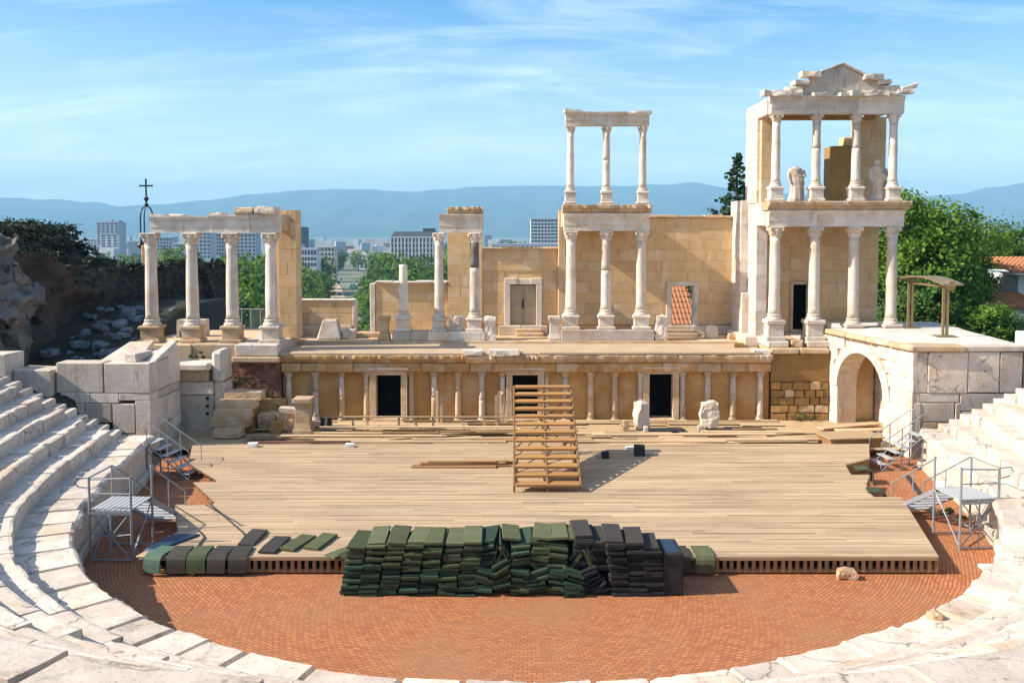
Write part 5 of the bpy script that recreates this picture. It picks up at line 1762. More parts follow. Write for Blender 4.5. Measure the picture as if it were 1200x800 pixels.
MATS = {}
for nm, m_ in (('g', 'matgreen'), ('d', 'matdark'), ('k', 'matblack'), ('o', 'matolive'), ('b', 'matbrown')):
    MATS[nm] = [mat_mesh('seat_mat', .48, 1.25, .062, m_, .0), mat_mesh('seat_mat', .49, 1.3, .055, m_, .015), mat_mesh('seat_mat', .46, 1.2, .07, m_, -.01, .7), mat_mesh('seat_mat', .48, 1.26, .06, m_, .022, 1.2), mat_mesh('seat_mat', .47, 1.22, .064, m_, -.014, 1.6)]


def seat_mat(kind, loc, rot, label, group=None):
    o = bpy.data.objects.new('seat_mat', rnd.choice(MATS[kind])); COL.objects.link(o)
    o.location = loc; o.rotation_euler = rot
    return tag(o, label, 'seat mat', group)


ORD = ('first second third fourth fifth sixth seventh eighth ninth tenth eleventh twelfth thirteenth fourteenth fifteenth sixteenth seventeenth eighteenth nineteenth twentieth twenty-first').split()


def from_top(n, k):
    j = n - 1 - k
    return 'topmost' if j == 0 else ('bottom one' if k == 0 else ORD[j] + ' from the top')


GG = 'green mats stacked in the heap before the stage'
BG = 'black mats stacked at the right end of the heap'
YF = 23.15
# neat green stacks
for i in range(7):
    x = -4.2 + i * .5
    n = 19 - (1 if i in (0,) else 0)
    z = .0
    lean = rnd.uniform(-.006, .01)
    for k in range(n):
        kind = 'd' if z < .75 and rnd.random() < .8 else 'g'
        if k >= n - 2: kind = 'o' if rnd.random() < .7 else 'g'
        xx = x + .012 * k + rnd.uniform(-.035, .035)
        yy = YF + .008 * k + rnd.uniform(-.07, .09)
        seat_mat(kind, (xx, yy, z), (rnd.uniform(-.015, .03), rnd.uniform(-.05, .05), rnd.uniform(-.06, .06)), f"green mat, {from_top(n, k)} in the {ORD[i]} neat stack from the heap's left end", GG)
        z += rnd.uniform(.062, .082)
# slipped middle stacks
TL = 'slipped green foam mat tilted among the collapsed stacks in the middle of the heap'
TG = 'tilted green mats in the middle of the heap'
for i in range(6):
    x = -.7 + i * .46
    tilt = [.25, -.5, .18, -.3, .12, .35][i]
    z = .02; k = 0
    while z < [.62, .7, .62, .55, .62, .55][i]:
        seat_mat('d' if rnd.random() < .7 else 'g', (x + rnd.uniform(-.06, .06), YF + rnd.uniform(-.1, .1), z + abs(math.sin(tilt)) * .24), (rnd.uniform(-.04, .05), tilt * min(1, k / 4) + rnd.uniform(-.06, .06), rnd.uniform(-.12, .12)), TL, TG)
        z += .072; k += 1
    z += abs(math.sin(tilt)) * .2
    zt = [1.3, 1.02, 1.28, 1.26, 1.26, .9][i]
    t2_ = [-.15, .9, -.12, .06, .05, -1.0][i]
    while z < zt:
        seat_mat('g' if rnd.random() < .6 else 'd', (x + .05 + rnd.uniform(-.05, .05), YF + .22 + rnd.uniform(-.1, .1), z + (abs(math.sin(t2_)) * .2)), (rnd.uniform(-.02, .06), t2_ + rnd.uniform(-.07, .07), rnd.uniform(-.12, .12)), TL, TG)
        z += .074 if abs(t2_) < .5 else .1
for (x, z, ry) in ((-.42, .98, -1.25), (-.3, 1.0, -1.15), (.55, .72, .8), (.68, .66, .85), (1.92, .9, 1.2), (2.0, .86, 1.3), (-.25, .85, -.75), (-.1, .8, -.7)):
    seat_mat('g', (x, YF + .18, z), (.05, ry, .05), TL, TG)
for i, x in enumerate((-.0, .78, 1.24, 1.72)):
    seat_mat('o', (x, YF + .3, [1.36, 1.4, 1.41, 1.36][i]), (-.03, [.1, .03, -.02, .05][i], rnd.uniform(-.08, .08)), 'olive mat lying flat on top of the middle stacks', 'olive mats on top of the middle stacks')
seat_mat('o', (2.05, YF + .25, 1.0), (.1, 1.05, .12), 'large olive mat propped steeply against the black stacks')
# black stacks
for i, x in enumerate((1.55, 2.0, 2.5, 2.98, 3.4)):
    x += .3
    n = [20, 18, 20, 19, 17][i]
    z = [.7, .55, .02, .0, .0][i]; n = n - int(z / .075)
    for k in range(n):
        kind = 'k'
        if k >= n - 1: kind = 'b'
        top_y = .25 if i < 2 else 0
        seat_mat(kind, (x + (-.008 * k if i > 1 else .0) + rnd.uniform(-.03, .03), YF + top_y + rnd.uniform(-.06, .08), z), (rnd.uniform(-.02, .03), rnd.uniform(-.05, .05), rnd.uniform(-.06, .06)), f"black mat, {from_top(n, k)} in the {ORD[4 - i]} black stack from the heap's right end", BG)
        z += rnd.uniform(.066, .082)
for (x, z, ry) in ((1.95, .62, -.42), (1.98, .55, -.42), (2.02, .47, -.44), (2.06, .4, -.46), (2.2, .3, -.5), (2.25, .2, -.75), (2.1, .15, -.3), (2.3, .12, -.2), (2.2, .05, 0.0), (1.75, .3, .1), (1.7, .22, .05), (1.7, .4, -.1), (1.75, .14, .0)):
    seat_mat('k', (x, YF + .05 + rnd.uniform(-.03, .06), z), (0, ry, rnd.uniform(-.1, .1)), 'slipped black mat tilted between the green and the black stacks', 'tilted black mats beside the green stacks')
for (x, z) in ((1.55, .02), (1.62, .09), (1.5, .16), (1.58, .23)):
    seat_mat('d', (x, YF - .12, z), (0, rnd.uniform(-.04, .04), rnd.uniform(-.1, .1)), 'dark green mat in the small low stack at the front of the heap', 'low front stack of dark green mats')
# blue box at the right end of the heap
mb = MB(); mb.box(3.86, 4.4, YF + .02, YF + 1.2, 0, 1.12, ch=.04, jit=.01)
o = tag(mb.build('foam_block', 'matblack'), 'large black foam block with a blue top panel, closing the heap at its end', 'foam block')
mb = MB(); mb.box(3.93, 4.28, YF + .1, YF + 1.1, 1.121, 1.128); mb.build('top_panel', 'matblue', o)


# mats hung over the deck edge
def draped(x, y, w, m_, label, rz=0.0, flat=.75, hang=.42, name='draped_mat'):
    path = [(flat, .0), (flat * .5, .01), (.1, .015), (.0, -.01), (-.06, -.08), (-.085, -.2), (-.1, -hang)]
    h = .045
    vs = []; fs = []
    n = len(path)
    for i, (a, z) in enumerate(path):
        p0 = Vector(path[max(0, i - 1)]); p1 = Vector(path[min(n - 1, i + 1)])
        d = (p1 - p0).normalized(); nn = Vector((d.y, -d.x))
        if nn.y < 0 and i < 3: nn = -nn
        if i >= 3 and nn.x > 0: nn = -nn
        for sx in (-w / 2, w / 2):
            vs.append((sx, a, z)); vs.append((sx, a + nn.x * h, z + nn.y * h))
    for i in range(n - 1):
        q = i * 4; r_ = q + 4
        fs += [(q, q + 2, r_ + 2, r_), (q + 1, r_ + 1, r_ + 3, q + 3), (q, r_, r_ + 1, q + 1), (q + 2, q + 3, r_ + 3, r_ + 2)]
    fs += [(0, 1, 3, 2), ((n - 1) * 4, (n - 1) * 4 + 2, (n - 1) * 4 + 3, (n - 1) * 4 + 1)]
    mb = MB(); mb.add(vs, fs)
    mb.xf(Matrix.Translation((x, y, SZ + .02)) @ Matrix.Rotation(rz, 4, 'Z'))
    return tag(mb.build(name, m_, smooth=False), label, 'mat')


for (x, m_, l_) in ((-9.75, 'matteal', 'pale teal mat draped over the left corner of the deck edge'), (-9.12, 'matbrown', 'black-brown mat draped over the deck edge beside the pale teal one'),
                    (-8.58, 'matgreen', 'olive green mat draped over the deck edge between a black and a brown one'), (-8.02, 'matbrown', 'brown-black mat draped over the deck edge, just right of the olive green one'),
                    (-7.45, 'matbrown', 'brownish mat draped over the deck edge, last before the bare slats'), (4.62, 'matbrown', 'dark brown mat draped over the deck edge just right of the heap'), (5.25, 'matolive', 'olive mat draped over the deck edge right of the heap, by itself')):
    draped(x, 24.62, .5, m_, l_, rz=rnd.uniform(-.06, .06) + (-.25 if x < -9.6 else 0))
draped(12.62, 30.95, .6, 'matgreen', 'green mat hung over the nearer notch of the right deck edge', rz=1.35, flat=.5, hang=.5)
draped(13.3, 33.9, .6, 'matgreen', 'green mat hung over the farther notch of the right deck edge', rz=1.4, flat=.5, hang=.5)
for (x, y, k, rz, l_) in ((-7.5, 25.5, 'b', -.05, 'brown-black mat lying flat on the deck, nearest the draped mats'), (-6.75, 24.85, 'b', -.1, 'brown mat lying flat at the deck edge, second along from the draped mats'),
                          (-6.25, 25.05, 'o', -.3, 'olive mat lying flat on the deck edge, third along from the draped mats'), (-5.6, 25.15, 'o', -.25, 'olive mat lying flat on the deck edge, fourth along from the draped mats')):
    seat_mat(k, (x, y, SZ + .025), (.0, 0, rz), l_)
seat_mat('o', (-4.95, 24.55, SZ + .03), (.03, -.02, -.75), 'olive mat jutting aslant over the deck edge beside the heap')
seat_mat('g', (-4.55, 24.3, SZ + .1), (.08, -.05, -.85), 'grey-green mat jutting aslant over the deck edge, touching the heap')
mb = MB(); mb.hexa([(-10.3, 24.9, .3), (-9.9, 24.9, .3), (-10.0, 26.5, .3), (-9.0, 26.5, .3), (-10.2, 25.2, .56), (-9.8, 25.1, .56), (-9.9, 26.4, .56), (-9.1, 26.4, .56)], .02)
tag(mb.build('tarpaulin', 'matblue'), 'dark blue tarpaulin over the left deck corner behind the teal mat', 'tarpaulin')
# two ropes / thin rods lying on the deck at left
for (p, l_) in (([(-10.35, 28.6, .1), (-9.2, 26.7, .53), (-8.9, 26.2, .53), (-8.75, 24.75, .54)], 'thin dark hose bent over the deck, nearer the draped mats'),
                ([(-9.9, 29.6, .53), (-7.9, 26.6, .53), (-7.6, 26.0, .53), (-7.3, 24.8, .53)], 'thin dark hose bent across the deck left of the flat mats')):
    mb = MB(); mb.tube(p, .022, 6); tag(mb.build('hose', 'iron'), l_, 'hose')

# ------------------------------------------------------------------ metal access stairs
def access_stair(loc, label, flip=1, rz=0.0, mat_='metal'):
    t = thing('access_stair', loc, label, 'metal stair')
    m = Matrix.Translation(loc) @ Matrix.Rotation(rz, 4, 'Z') @ Matrix.Scale(flip, 4, (1, 0, 0))
    w, dp, h = 1.2, 1.35, 1.46
    def part(name, fn, mt=mat_):
        b_ = MB(); fn(b_); b_.xf(m); return b_.build(name, mt, t)
    for (x, y, hh) in ((0, 0, h + 1.0), (w, 0, h + .95), (0, dp, h + 1.0), (w, dp, h + .95)):
        part('post', lambda b_: b_.tube([(x, y, 0), (x, y, hh)], .035, 8))
    part('post', lambda b_: b_.tube([(w * .5, 0, 0), (w * .5, 0, h)], .025, 6))
    def star(b_):
        cx_, cz_ = w * .5, h * .5
        for (x, z) in ((0, 0.05), (w, .05), (0, h), (w, h), (0, h * .55), (w, h * .55)):
            b_.tube([(cx_, 0, cz_), (x, 0, z)], .02, 6)
        b_.tube([(cx_, -.03, cz_), (cx_, .03, cz_)], .07, 10)
    part('star_brace', star)
    part('bottom_rail', lambda b_: (b_.tube([(0, 0, .06), (w, 0, .06)], .03, 6), b_.tube([(0, dp, .06), (w, dp, .06)], .03, 6)))
    part('platform_frame', lambda b_: (b_.box(0, w, -.03, .03, h - .1, h - .005), b_.box(0, w, dp - .03, dp + .03, h - .1, h - .005)))
    for k in range(8):
        part('platform_slat', lambda b_: b_.box(.02 + k * w / 8, .02 + (k + .8) * w / 8, .0, dp, h, h + .04, ch=.004), 'whitemetal')
    part('hand_rail', lambda b_: (b_.tube([(w, 0, h + .95), (w, dp, h + .95)], .025, 6), b_.tube([(0, 0, h + .95), (w, 0, h + .9)], .025, 6), b_.tube([(0, 0, h + .5), (w, 0, h + .5)], .02, 6)))
    part('rail_loop', lambda b_: b_.tube([(w, -.02, h + .95), (w + .35, 0, h + .97), (w + .5, .1, h + .8), (w + .4, .15, h + .65), (w, .1, h + .6)], .022, 6))
    ns = 7
    run = 2.5
    for k in range(ns):
        f = (k + 1) / (ns + 1)
        part('step', lambda b_: b_.box(.08, w - .08, dp + run * f - .13, dp + run * f + .13, h * (1 - f) - .03, h * (1 - f), ch=.004), 'whitemetal')
    for x in (.04, w - .04):
        part('stringer', lambda b_: b_.hexa([(x - .02, dp, h - .16), (x + .02, dp, h - .16), (x - .02, dp + run, -.02), (x + .02, dp + run, -.02), (x - .02, dp, h), (x + .02, dp, h), (x - .02, dp + run, .14), (x + .02, dp + run, .14)]))
        part('stair_rail', lambda b_: (b_.tube([(x, dp, h + .95), (x, dp + run, .95)], .024, 6), b_.tube([(x, dp + run, 0), (x, dp + run, .95)], .024, 6), b_.tube([(x, dp + run * .5, h * .5), (x, dp + run * .5, h * .5 + .95)], .02, 6), b_.tube([(x, 0.02, 0.1), (x, dp, h * .9)], .02, 6)))
    part('lower_brace', lambda b_: (b_.tube([(0, 0, .1), (0, dp, h)], .02, 6), b_.tube([(w, 0, h), (w, dp, .1)], .02, 6), b_.tube([(w, dp, .2), (w, dp + run * .8, .25)], .02, 6)))
    return t


access_stair((13.15, 26.6, 0), 'pale steel stair tower with star brace in front of the white right-hand rows', 1, rz=.12)
access_stair((-10.75, 25.6, 0), 'shaded steel stair tower with star brace against the left-hand podium wall', -1, rz=-.05)


def small_steps(loc, rz, label):
    t = thing('metal_steps', loc, label, 'metal steps')
    m = Matrix.Translation(loc) @ Matrix.Rotation(rz, 4, 'Z')
    for k in range(6):
        mb = MB(); mb.box(k * .3, k * .3 + .28, 0, 1.0, .22 + k * .22, .25 + k * .22, ch=.004); mb.xf(m); mb.build('step', 'whitemetal', t)
    for y in (0.02, .98):
        mb = MB(); mb.tube([(0, y, .0), (1.7, y, 1.3)], .03, 6); mb.tube([(0, y, .1), (0, y, 1.1), (1.7, y, 2.2), (1.7, y, 1.3)], .022, 6); mb.tube([(.85, y, 0), (.85, y, 1.65)], .022, 6); mb.tube([(1.7, y, 0), (1.7, y, 1.3)], .03, 6)
        mb.tube([(0.1, y, .05), (1.7, y, .2)], .02, 6); mb.tube([(.85, y, .1), (1.7, y, 1.1)], .02, 6)
        mb.xf(m); mb.build('side_frame', 'metal', t)
    return t


small_steps((14.45, 35.6, 0), .1, 'small aluminium steps with side frames below the arch pier')
small_steps((-12.0, 35.2, 0), math.pi - .15, 'small shaded aluminium steps below the cracked white block wall')
mb = MB(); mb.box(13.0, 14.2, 24.9, 25.25, .0, .1, ch=.02, jit=.01); tag(mb.build('kerb_stone', 'seat'), 'pale kerb stone at the foot of the right-hand stair tower', 'kerb stone')
mb = MB(); mb.lathe(15.2, 32.0, [(.28, 0), (.3, .05), (.28, .5), (.22, .55)], 16); tag(mb.build('white_drum', 'whitepaint'), 'short white drum standing at the foot of the right podium wall', 'drum')
# drain slot
mb = MB(); mb.hexa([(13.9, 30.0, .004), (14.1, 30.0, .004), (15.1, 35.0, .004), (15.3, 35.0, .004), (13.9, 30, .012), (14.1, 30, .012), (15.1, 35, .012), (15.3, 35, .012)])
tag(mb.build('drain_cover', 'iron'), 'long dark drain cover in the brick floor along the right podium', 'drain')

# ------------------------------------------------------------------ left cliff, old wall and pit
t = thing('grey_cliff', (-23, 40.5, 2.5), 'craggy grey cliff at the left edge above the carved white block', 'cliff')
gc = random.Random(8)
for i in range(84):
    f = gc.random()
    z = 2.8 + 6.0 * f
    x = gc.uniform(-26.0, -22.2 - .5 * f - .4 * math.sin(f * 9)); y = 39.6 + gc.uniform(0, 1.6) + .5 * f
    sz_ = gc.uniform(.6, 1.6)
    mb = MB(); mb.rough((x, y, z), (sz_ * gc.uniform(.8, 1.3), sz_, sz_ * gc.uniform(.7, 1.2)), rz=gc.uniform(0, 3), rx=gc.uniform(-.5, .5), ry=gc.uniform(-.6, .6), amp=.34 * sz_, n=6, freq=1.5, rnd_pow=.35)
    mb.build('rock', 'rock', t)
mb = MB(); mb.rough((-24.9, 41.6, 5.0), (4.4, 3.2, 6.4), amp=.4, n=8); mb.build('cliff_core', 'rock', t)
# dark old retaining wall along the pit
t = thing('stone_topped_bank', (-22, 54, 2.5), 'dark shaded bank of earth topped by old fieldstones, behind the four marble columns', 'bank')
mb = MB()
wa, wb = Vector((-24.0, 43.0)), Vector((-20.2, 66.0)); wlen = (wb - wa).length; wd = (wb - wa).normalized(); wnn = Vector((wd.y, -wd.x))


def bank_top(s_):
    return 8.7 - 1.5 * min(1, s_ / 8) + .45 * noise.noise(Vector((s_ * .5, 2, 0))) + .25 * noise.noise(Vector((s_ * 1.7, 2, 0)))


def bank_out(s_, z):
    return .9 * noise.noise(Vector((s_ * .22, z * .3, 4))) + .45 * noise.noise(Vector((s_ * .7, z * .9, 5))) + .16 * noise.noise(Vector((s_ * 2.4, z * 2.8, 6))) + .55 * max(0, (4.6 - z) / 2.4) - .35 * math.exp(-((z - 5.2) / .7) ** 2)


ns_, nz_ = 110, 34
vs = []
for i in range(ns_ + 1):
    s_ = wlen * i / ns_
    zt = bank_top(s_)
    for k in range(nz_ + 1):
        z = 1.6 + (zt - 1.6) * k / nz_
        q = wa + wd * s_ + wnn * bank_out(s_, z)
        vs.append((q.x, q.y, z + .1 * noise.noise(Vector((s_ * 2, z * 2, 1)))))
fs = [(i * (nz_ + 1) + k, (i + 1) * (nz_ + 1) + k, (i + 1) * (nz_ + 1) + k + 1, i * (nz_ + 1) + k + 1) for i in range(ns_) for k in range(nz_)]
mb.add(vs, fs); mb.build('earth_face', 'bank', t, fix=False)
mb = MB()
for r in range(10):
    s = 0
    while s < wlen:
        l = rnd.uniform(.25, .8)
        zt = bank_top(s)
        z0 = zt - (r + 1) * .25 + rnd.uniform(-.03, .03)
        if rnd.random() < (.85 if s > 5 else .25) * (1 - r / 11):
            pr = rnd.uniform(.0, .16) + bank_out(s, z0)
            q0 = wa + wd * s; q1 = wa + wd * (s + l - .03)
            a0 = q0 + wnn * pr; a1 = q1 + wnn * pr; b0 = q0 + wnn * (pr - .6); b1 = q1 + wnn * (pr - .6)
            p = [(a0.x, a0.y, z0), (a1.x, a1.y, z0), (b0.x, b0.y, z0), (b1.x, b1.y, z0), (a0.x, a0.y, z0 + .23), (a1.x, a1.y, z0 + .23), (b0.x, b0.y, z0 + .23), (b1.x, b1.y, z0 + .23)]
            mb.hexa([tuple(c + rnd.uniform(-.04, .04) for c in q) for q in p], .05, tone=rnd.random())
        s += l
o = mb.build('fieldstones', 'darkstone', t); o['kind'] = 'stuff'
mb = MB()
ca, cb_ = wa - wnn * 1.3, wb - wnn * 1.3
mb.hexa([(ca.x, ca.y, 1), (cb_.x, cb_.y, 1), (ca.x - 2, ca.y, 1), (cb_.x - 2, cb_.y, 1), (ca.x, ca.y, 8.0), (cb_.x, cb_.y, 6.8), (ca.x - 2, ca.y, 8.0), (cb_.x - 2, cb_.y, 6.8)])
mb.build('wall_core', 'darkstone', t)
# end wall closing the pit, with the slanting broken end
mb = MB()
for r in range(16):
    z0 = 1.2 + r * .38
    x = -24.0
    xend = -19.4 - max(0, (z0 - 2.5)) * .28
    while x < xend:
        l = rnd.uniform(.4, 1.0); xe = min(xend, x + l)
        if z0 < 7.3 + .2 * noise.noise(Vector((x, 5, 0))):
            mb.box(x, xe - .03, 62 + rnd.uniform(-.12, .12), 62.8, z0, z0 + .35, ch=.04, jit=.03, tone=rnd.random())
        x = xe
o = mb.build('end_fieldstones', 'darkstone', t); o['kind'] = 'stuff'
gpale = 'pale bluish rubble stones lying in the shaded pit'
for i in range(46):
    x = rnd.uniform(-22.6, -18.4); y = rnd.uniform(43, 51.5)
    s = rnd.uniform(.25, .9)
    mb = MB(); mb.rough((x, y, ground_z(x, y) + s * .08), (s, s * .7, s * .4), rz=rnd.uniform(0, 3), amp=.14, n=5, freq=2.5, rnd_pow=.8, rx=rnd.uniform(-.3, .3))
    tag(mb.build('rubble_stone', 'rubble_blue'), 'pale bluish rubble stone lying in the dark pit behind the block wall', 'stone', gpale)
lump(-16.5, 47.5, 3.98, 1.5, .7, .9, 'greystone', 'grey slab leaning between the two leftmost tall columns', name='stone_slab', amp=.03, pw=.08)
# green fence beyond the columns
t = thing('mesh_fence', (-13.4, 51, 3), 'green mesh fence panel with grey bars between the columns', 'fence')
for i in range(9):
    x = -15.5 + i * .52
    mb = MB(); mb.tube([(x, 50.9, 3.6), (x, 50.9, 5.15)], .03, 6); mb.build('bar', 'metal', t)
mb = MB(); mb.box(-14.6, -13.1, 50.95, 50.98, 3.6, 5.1); mb.build('panel', 'green_fence', t)
mb = MB(); mb.tube([(-15.6, 50.9, 5.1), (-11.3, 50.9, 5.1)], .03, 6); mb.tube([(-15.6, 50.9, 4.0), (-11.3, 50.9, 4.0)], .025, 6); mb.build('rail', 'metal', t)

# iron cross on an arched frame, on a slim pillar behind the first column
t = thing('iron_cross', (-23.4, 60, 2), 'dark iron cross on an arched frame rising behind the first marble column', 'cross')
mb = MB()
cxx, cy, = -23.72, 60.0
pts = [(cxx - .42, cy, 8.7), (cxx - .42, cy, 10.2)] + [(cxx - .42 * math.cos(math.pi * i / 10 * .5) if False else cxx - .42 + .42 * (1 - math.cos(math.pi / 2 * i / 6)), cy, 10.2 + .85 * math.sin(math.pi / 2 * i / 6)) for i in range(1, 7)]
mb.tube(pts, .05, 8)
mb.tube([(2 * cxx - p[0], p[1], max(p[2], 9.2)) for p in pts], .05, 8)
pts2 = [(cxx, cy + (p[0] - cxx), p[2]) for p in pts]
mb.tube(pts2, .045, 8)
mb.build('arched_frame', 'iron', t)
mb = MB(); mb.lathe(cxx, cy, [(.05, 11.0), (.15, 11.15), (.05, 11.27), (.09, 11.4), (.18, 11.53), (.08, 11.64), (.04, 11.75)], 14); mb.build('finial', 'iron', t)
mb = MB(); mb.box(cxx - .045, cxx + .045, cy - .04, cy + .04, 11.7, 12.72); mb.box(cxx - .36, cxx + .36, cy - .035, cy + .035, 12.3, 12.4)
for (x, z) in ((cxx - .38, 12.35), (cxx + .38, 12.35), (cxx, 12.74)):
    mb.obox((x, cy, z), (.12, .09, .12), ch=.02)
mb.build('cross', 'iron', t)
mb = MB(); mb.lathe(cxx - .42, cy, [(.1, 8.3), (.24, 8.5), (.12, 8.75), (.06, 8.9)], 12); mb.build('ball_foot', 'iron', t)
mb = MB(); mb.box(cxx - .3, cxx + .5, cy - .3, cy + .3, 2, 8.5, ch=.05); mb.build('pillar', 'tanstone', t)

# ------------------------------------------------------------------ trees and bushes
def leaf_mesh(name, blobs, n_leaf, size, m, seed=1, needle=False):
    """many small leaf faces gathered in clumps on the outside of several rounded masses; blobs = (x,y,z,rx,ry,rz)"""
    g = np.random.default_rng(seed)
    vol = np.array([b_[3] * b_[4] + b_[4] * b_[5] + b_[3] * b_[5] for b_ in blobs]); vol = vol / vol.sum()
    P = []; Nn = []; tone = []
    for b_, f in zip(blobs, vol):
        nl = int(n_leaf * f)
        per = 26
        nc = max(4, nl // per)
        d = g.normal(size=(nc, 3)); d /= np.linalg.norm(d, axis=1)[:, None]
        rad = g.uniform(.72, 1.06, nc)
        c = d * rad[:, None] * np.array(b_[3:6]) + np.array(b_[:3])
        ct = g.uniform(0, 1, nc)
        cs = g.uniform(.1, .24, nc) * max(b_[3:6])
        o_ = g.normal(size=(nc, per, 3)) * cs[:, None, None] * np.array([.75, .75, .5])
        P.append((c[:, None, :] + o_).reshape(-1, 3))
        Nn.append((d[:, None, :] + g.normal(size=(nc, per, 3)) * .55 + np.array([0, 0, .35])).reshape(-1, 3))
        tone.append(np.clip(ct[:, None] * .7 + g.uniform(0, .4, (nc, per)), 0, 1).reshape(-1))
    P = np.concatenate(P); Nn = np.concatenate(Nn); tone = np.concatenate(tone)
    Nn /= np.linalg.norm(Nn, axis=1)[:, None] + 1e-9
    r = g.normal(size=P.shape)
    u = np.cross(Nn, r); u /= np.linalg.norm(u, axis=1)[:, None] + 1e-9
    w = np.cross(Nn, u)
    sz = (size * g.uniform(.6, 1.3, len(P)))[:, None]
    V = np.stack([P - u * sz * .5, P + w * sz * .32, P + u * sz * .5, P - w * sz * .32], 1).reshape(-1, 3)
    n = len(P)
    me = bpy.data.meshes.new(name)
    me.vertices.add(n * 4); me.vertices.foreach_set('co', V.ravel())
    me.loops.add(n * 4); me.loops.foreach_set('vertex_index', np.arange(n * 4, dtype=np.int32))
    me.polygons.add(n); me.polygons.foreach_set('loop_start', np.arange(0, n * 4, 4, dtype=np.int32))
    me.polygons.foreach_set('loop_total', np.full(n, 4, dtype=np.int32))
    me.update(calc_edges=True)
    at = me.attributes.new('tone', 'FLOAT', 'FACE'); at.data.foreach_set('value', tone.astype(np.float32))
    me.materials.append(M[m])
    return me


def make_tree(name, loc, blobs, n_leaf, size, m, label, cat='tree', group=None, trunk=(.3, .12), seed=1, base=0.0):
    t = thing(name, loc, label, cat, group)
    cr_ = link('crown', leaf_mesh('crown', blobs, n_leaf, size, m, seed), loc, t)
    top = max(b_[2] for b_ in blobs)
    mb = MB()
    mb.tube([(0, 0, base), (.1, .05, top * .35), (.0, 0, top * .7)], [trunk[0], trunk[0] * .75, trunk[1]], 9)
    for b_ in blobs[:6]:
        z0 = top * rnd.uniform(.25, .5)
        mb.tube([(0, 0, z0), (b_[0] * .5, b_[1] * .5, (z0 + b_[2]) / 2 + .2), (b_[0] * .9, b_[1] * .9, b_[2])], [trunk[0] * .5, trunk[0] * .32, trunk[1] * .4], 6)
    mb.xf(Matrix.Translation(loc))
    mb.build('trunk', 'bark', t, origin=loc)
    return t


def crown_blobs(seed, w, h, zc, n=7):
    g = random.Random(seed)
    out = [(0, 0, zc, w * .5, w * .5, h * .42)]
    for i in range(n):
        a = g.uniform(0, 6.28); r_ = g.uniform(.28, .5) * w * .85
        out.append((math.cos(a) * r_, math.sin(a) * r_, zc + g.uniform(-.34, .36) * h, w * g.uniform(.2, .33), w * g.uniform(.2, .33), h * g.uniform(.16, .28)))
    return out


# big trees right of the tower
for i, (x, y, z0, w, h, zc, n, m_, l_) in enumerate([
        (26.9, 60.5, 0.8, 6.6, 8.6, 6.0, 15000, 'leaf_b', 'broad green tree close behind the columned tower, its crown top catching the light'),
        (35.0, 74.0, 0.2, 9.0, 10.0, 6.4, 15000, 'leaf_b', 'deep green tree standing between the broad tree and the tiled house'),
        (41.0, 77.0, 1.0, 8.5, 9.5, 5.0, 12000, 'leaf_a', 'dark tree with a rounded crown rising over the tiled house'),
        (31.2, 64.2, 1.0, 4.0, 4.6, 4.6, 7000, 'leaf_b', 'small bright tree hiding the left end of the big tiled roof'),
        (25.5, 67.0, -0.5, 6.5, 9.0, 6.3, 9000, 'leaf_a', 'dark tree half hidden behind the columned tower'),
        (25.2, 57.5, 1.2, 4.6, 4.6, 3.4, 9000, 'leaf_a', 'low dark tree below the big crowns, behind the lamp shelter'),
        (30.6, 68.0, 1.0, 5.4, 6.6, 4.6, 10000, 'leaf_b', 'drooping yellow-green tree beside the small tiled roof')]):
    make_tree('broadleaf_tree', (x, y, z0), crown_blobs(40 + i, w, h, zc, 10), int(n * 2.1), .26, m_, l_, seed=60 + i)
make_tree('round_bush', (28.7, 56, 2.2), [(0, 0, 1.4, 1.9, 1.5, 1.1), (1.5, .2, 1.3, 1.3, 1.2, .95), (-1.4, .1, 1.15, 1.2, 1.1, .9), (.3, -.4, 2.1, 1.2, 1, .75), (-.7, 0, 2.0, .9, .8, .6)], 9000, .2, 'leaf_b', 'bright green rounded bush behind the slab roof, below the tiled roofs', 'bush', trunk=(.12, .06), seed=9)

# fir behind the back wall
t = thing('fir_tree', (15.3, 63, 1), 'dark fir tree with ragged tiers rising behind the back wall', 'tree')
blobs = []
g_ = random.Random(4)
for k in range(15):
    f = k / 14
    z = 3.5 + f * 9.9
    rr = (1 - f) ** .75 * 3.4 + .22
    for q in range(10 if f < .8 else 5):
        a = g_.uniform(0, 6.28)
        rad = rr * g_.uniform(.45, .8)
        blobs.append((math.cos(a) * rad, math.sin(a) * rad, z + g_.uniform(-.2, .3) - rad * .12, rr * .34 + .05, rr * .34 + .05, .3))
    blobs.append((0, 0, z, .5 * rr, .5 * rr, .55))
link('crown', leaf_mesh('crown', blobs, 42000, .22, 'leaf_c', 5), (15.3, 63, 1), t)
mb = MB(); mb.tube([(15.3, 63, 0), (15.3, 63, 8), (15.3, 63, 14.6)], [.3, .2, .04], 8); mb.build('trunk', 'bark', t)

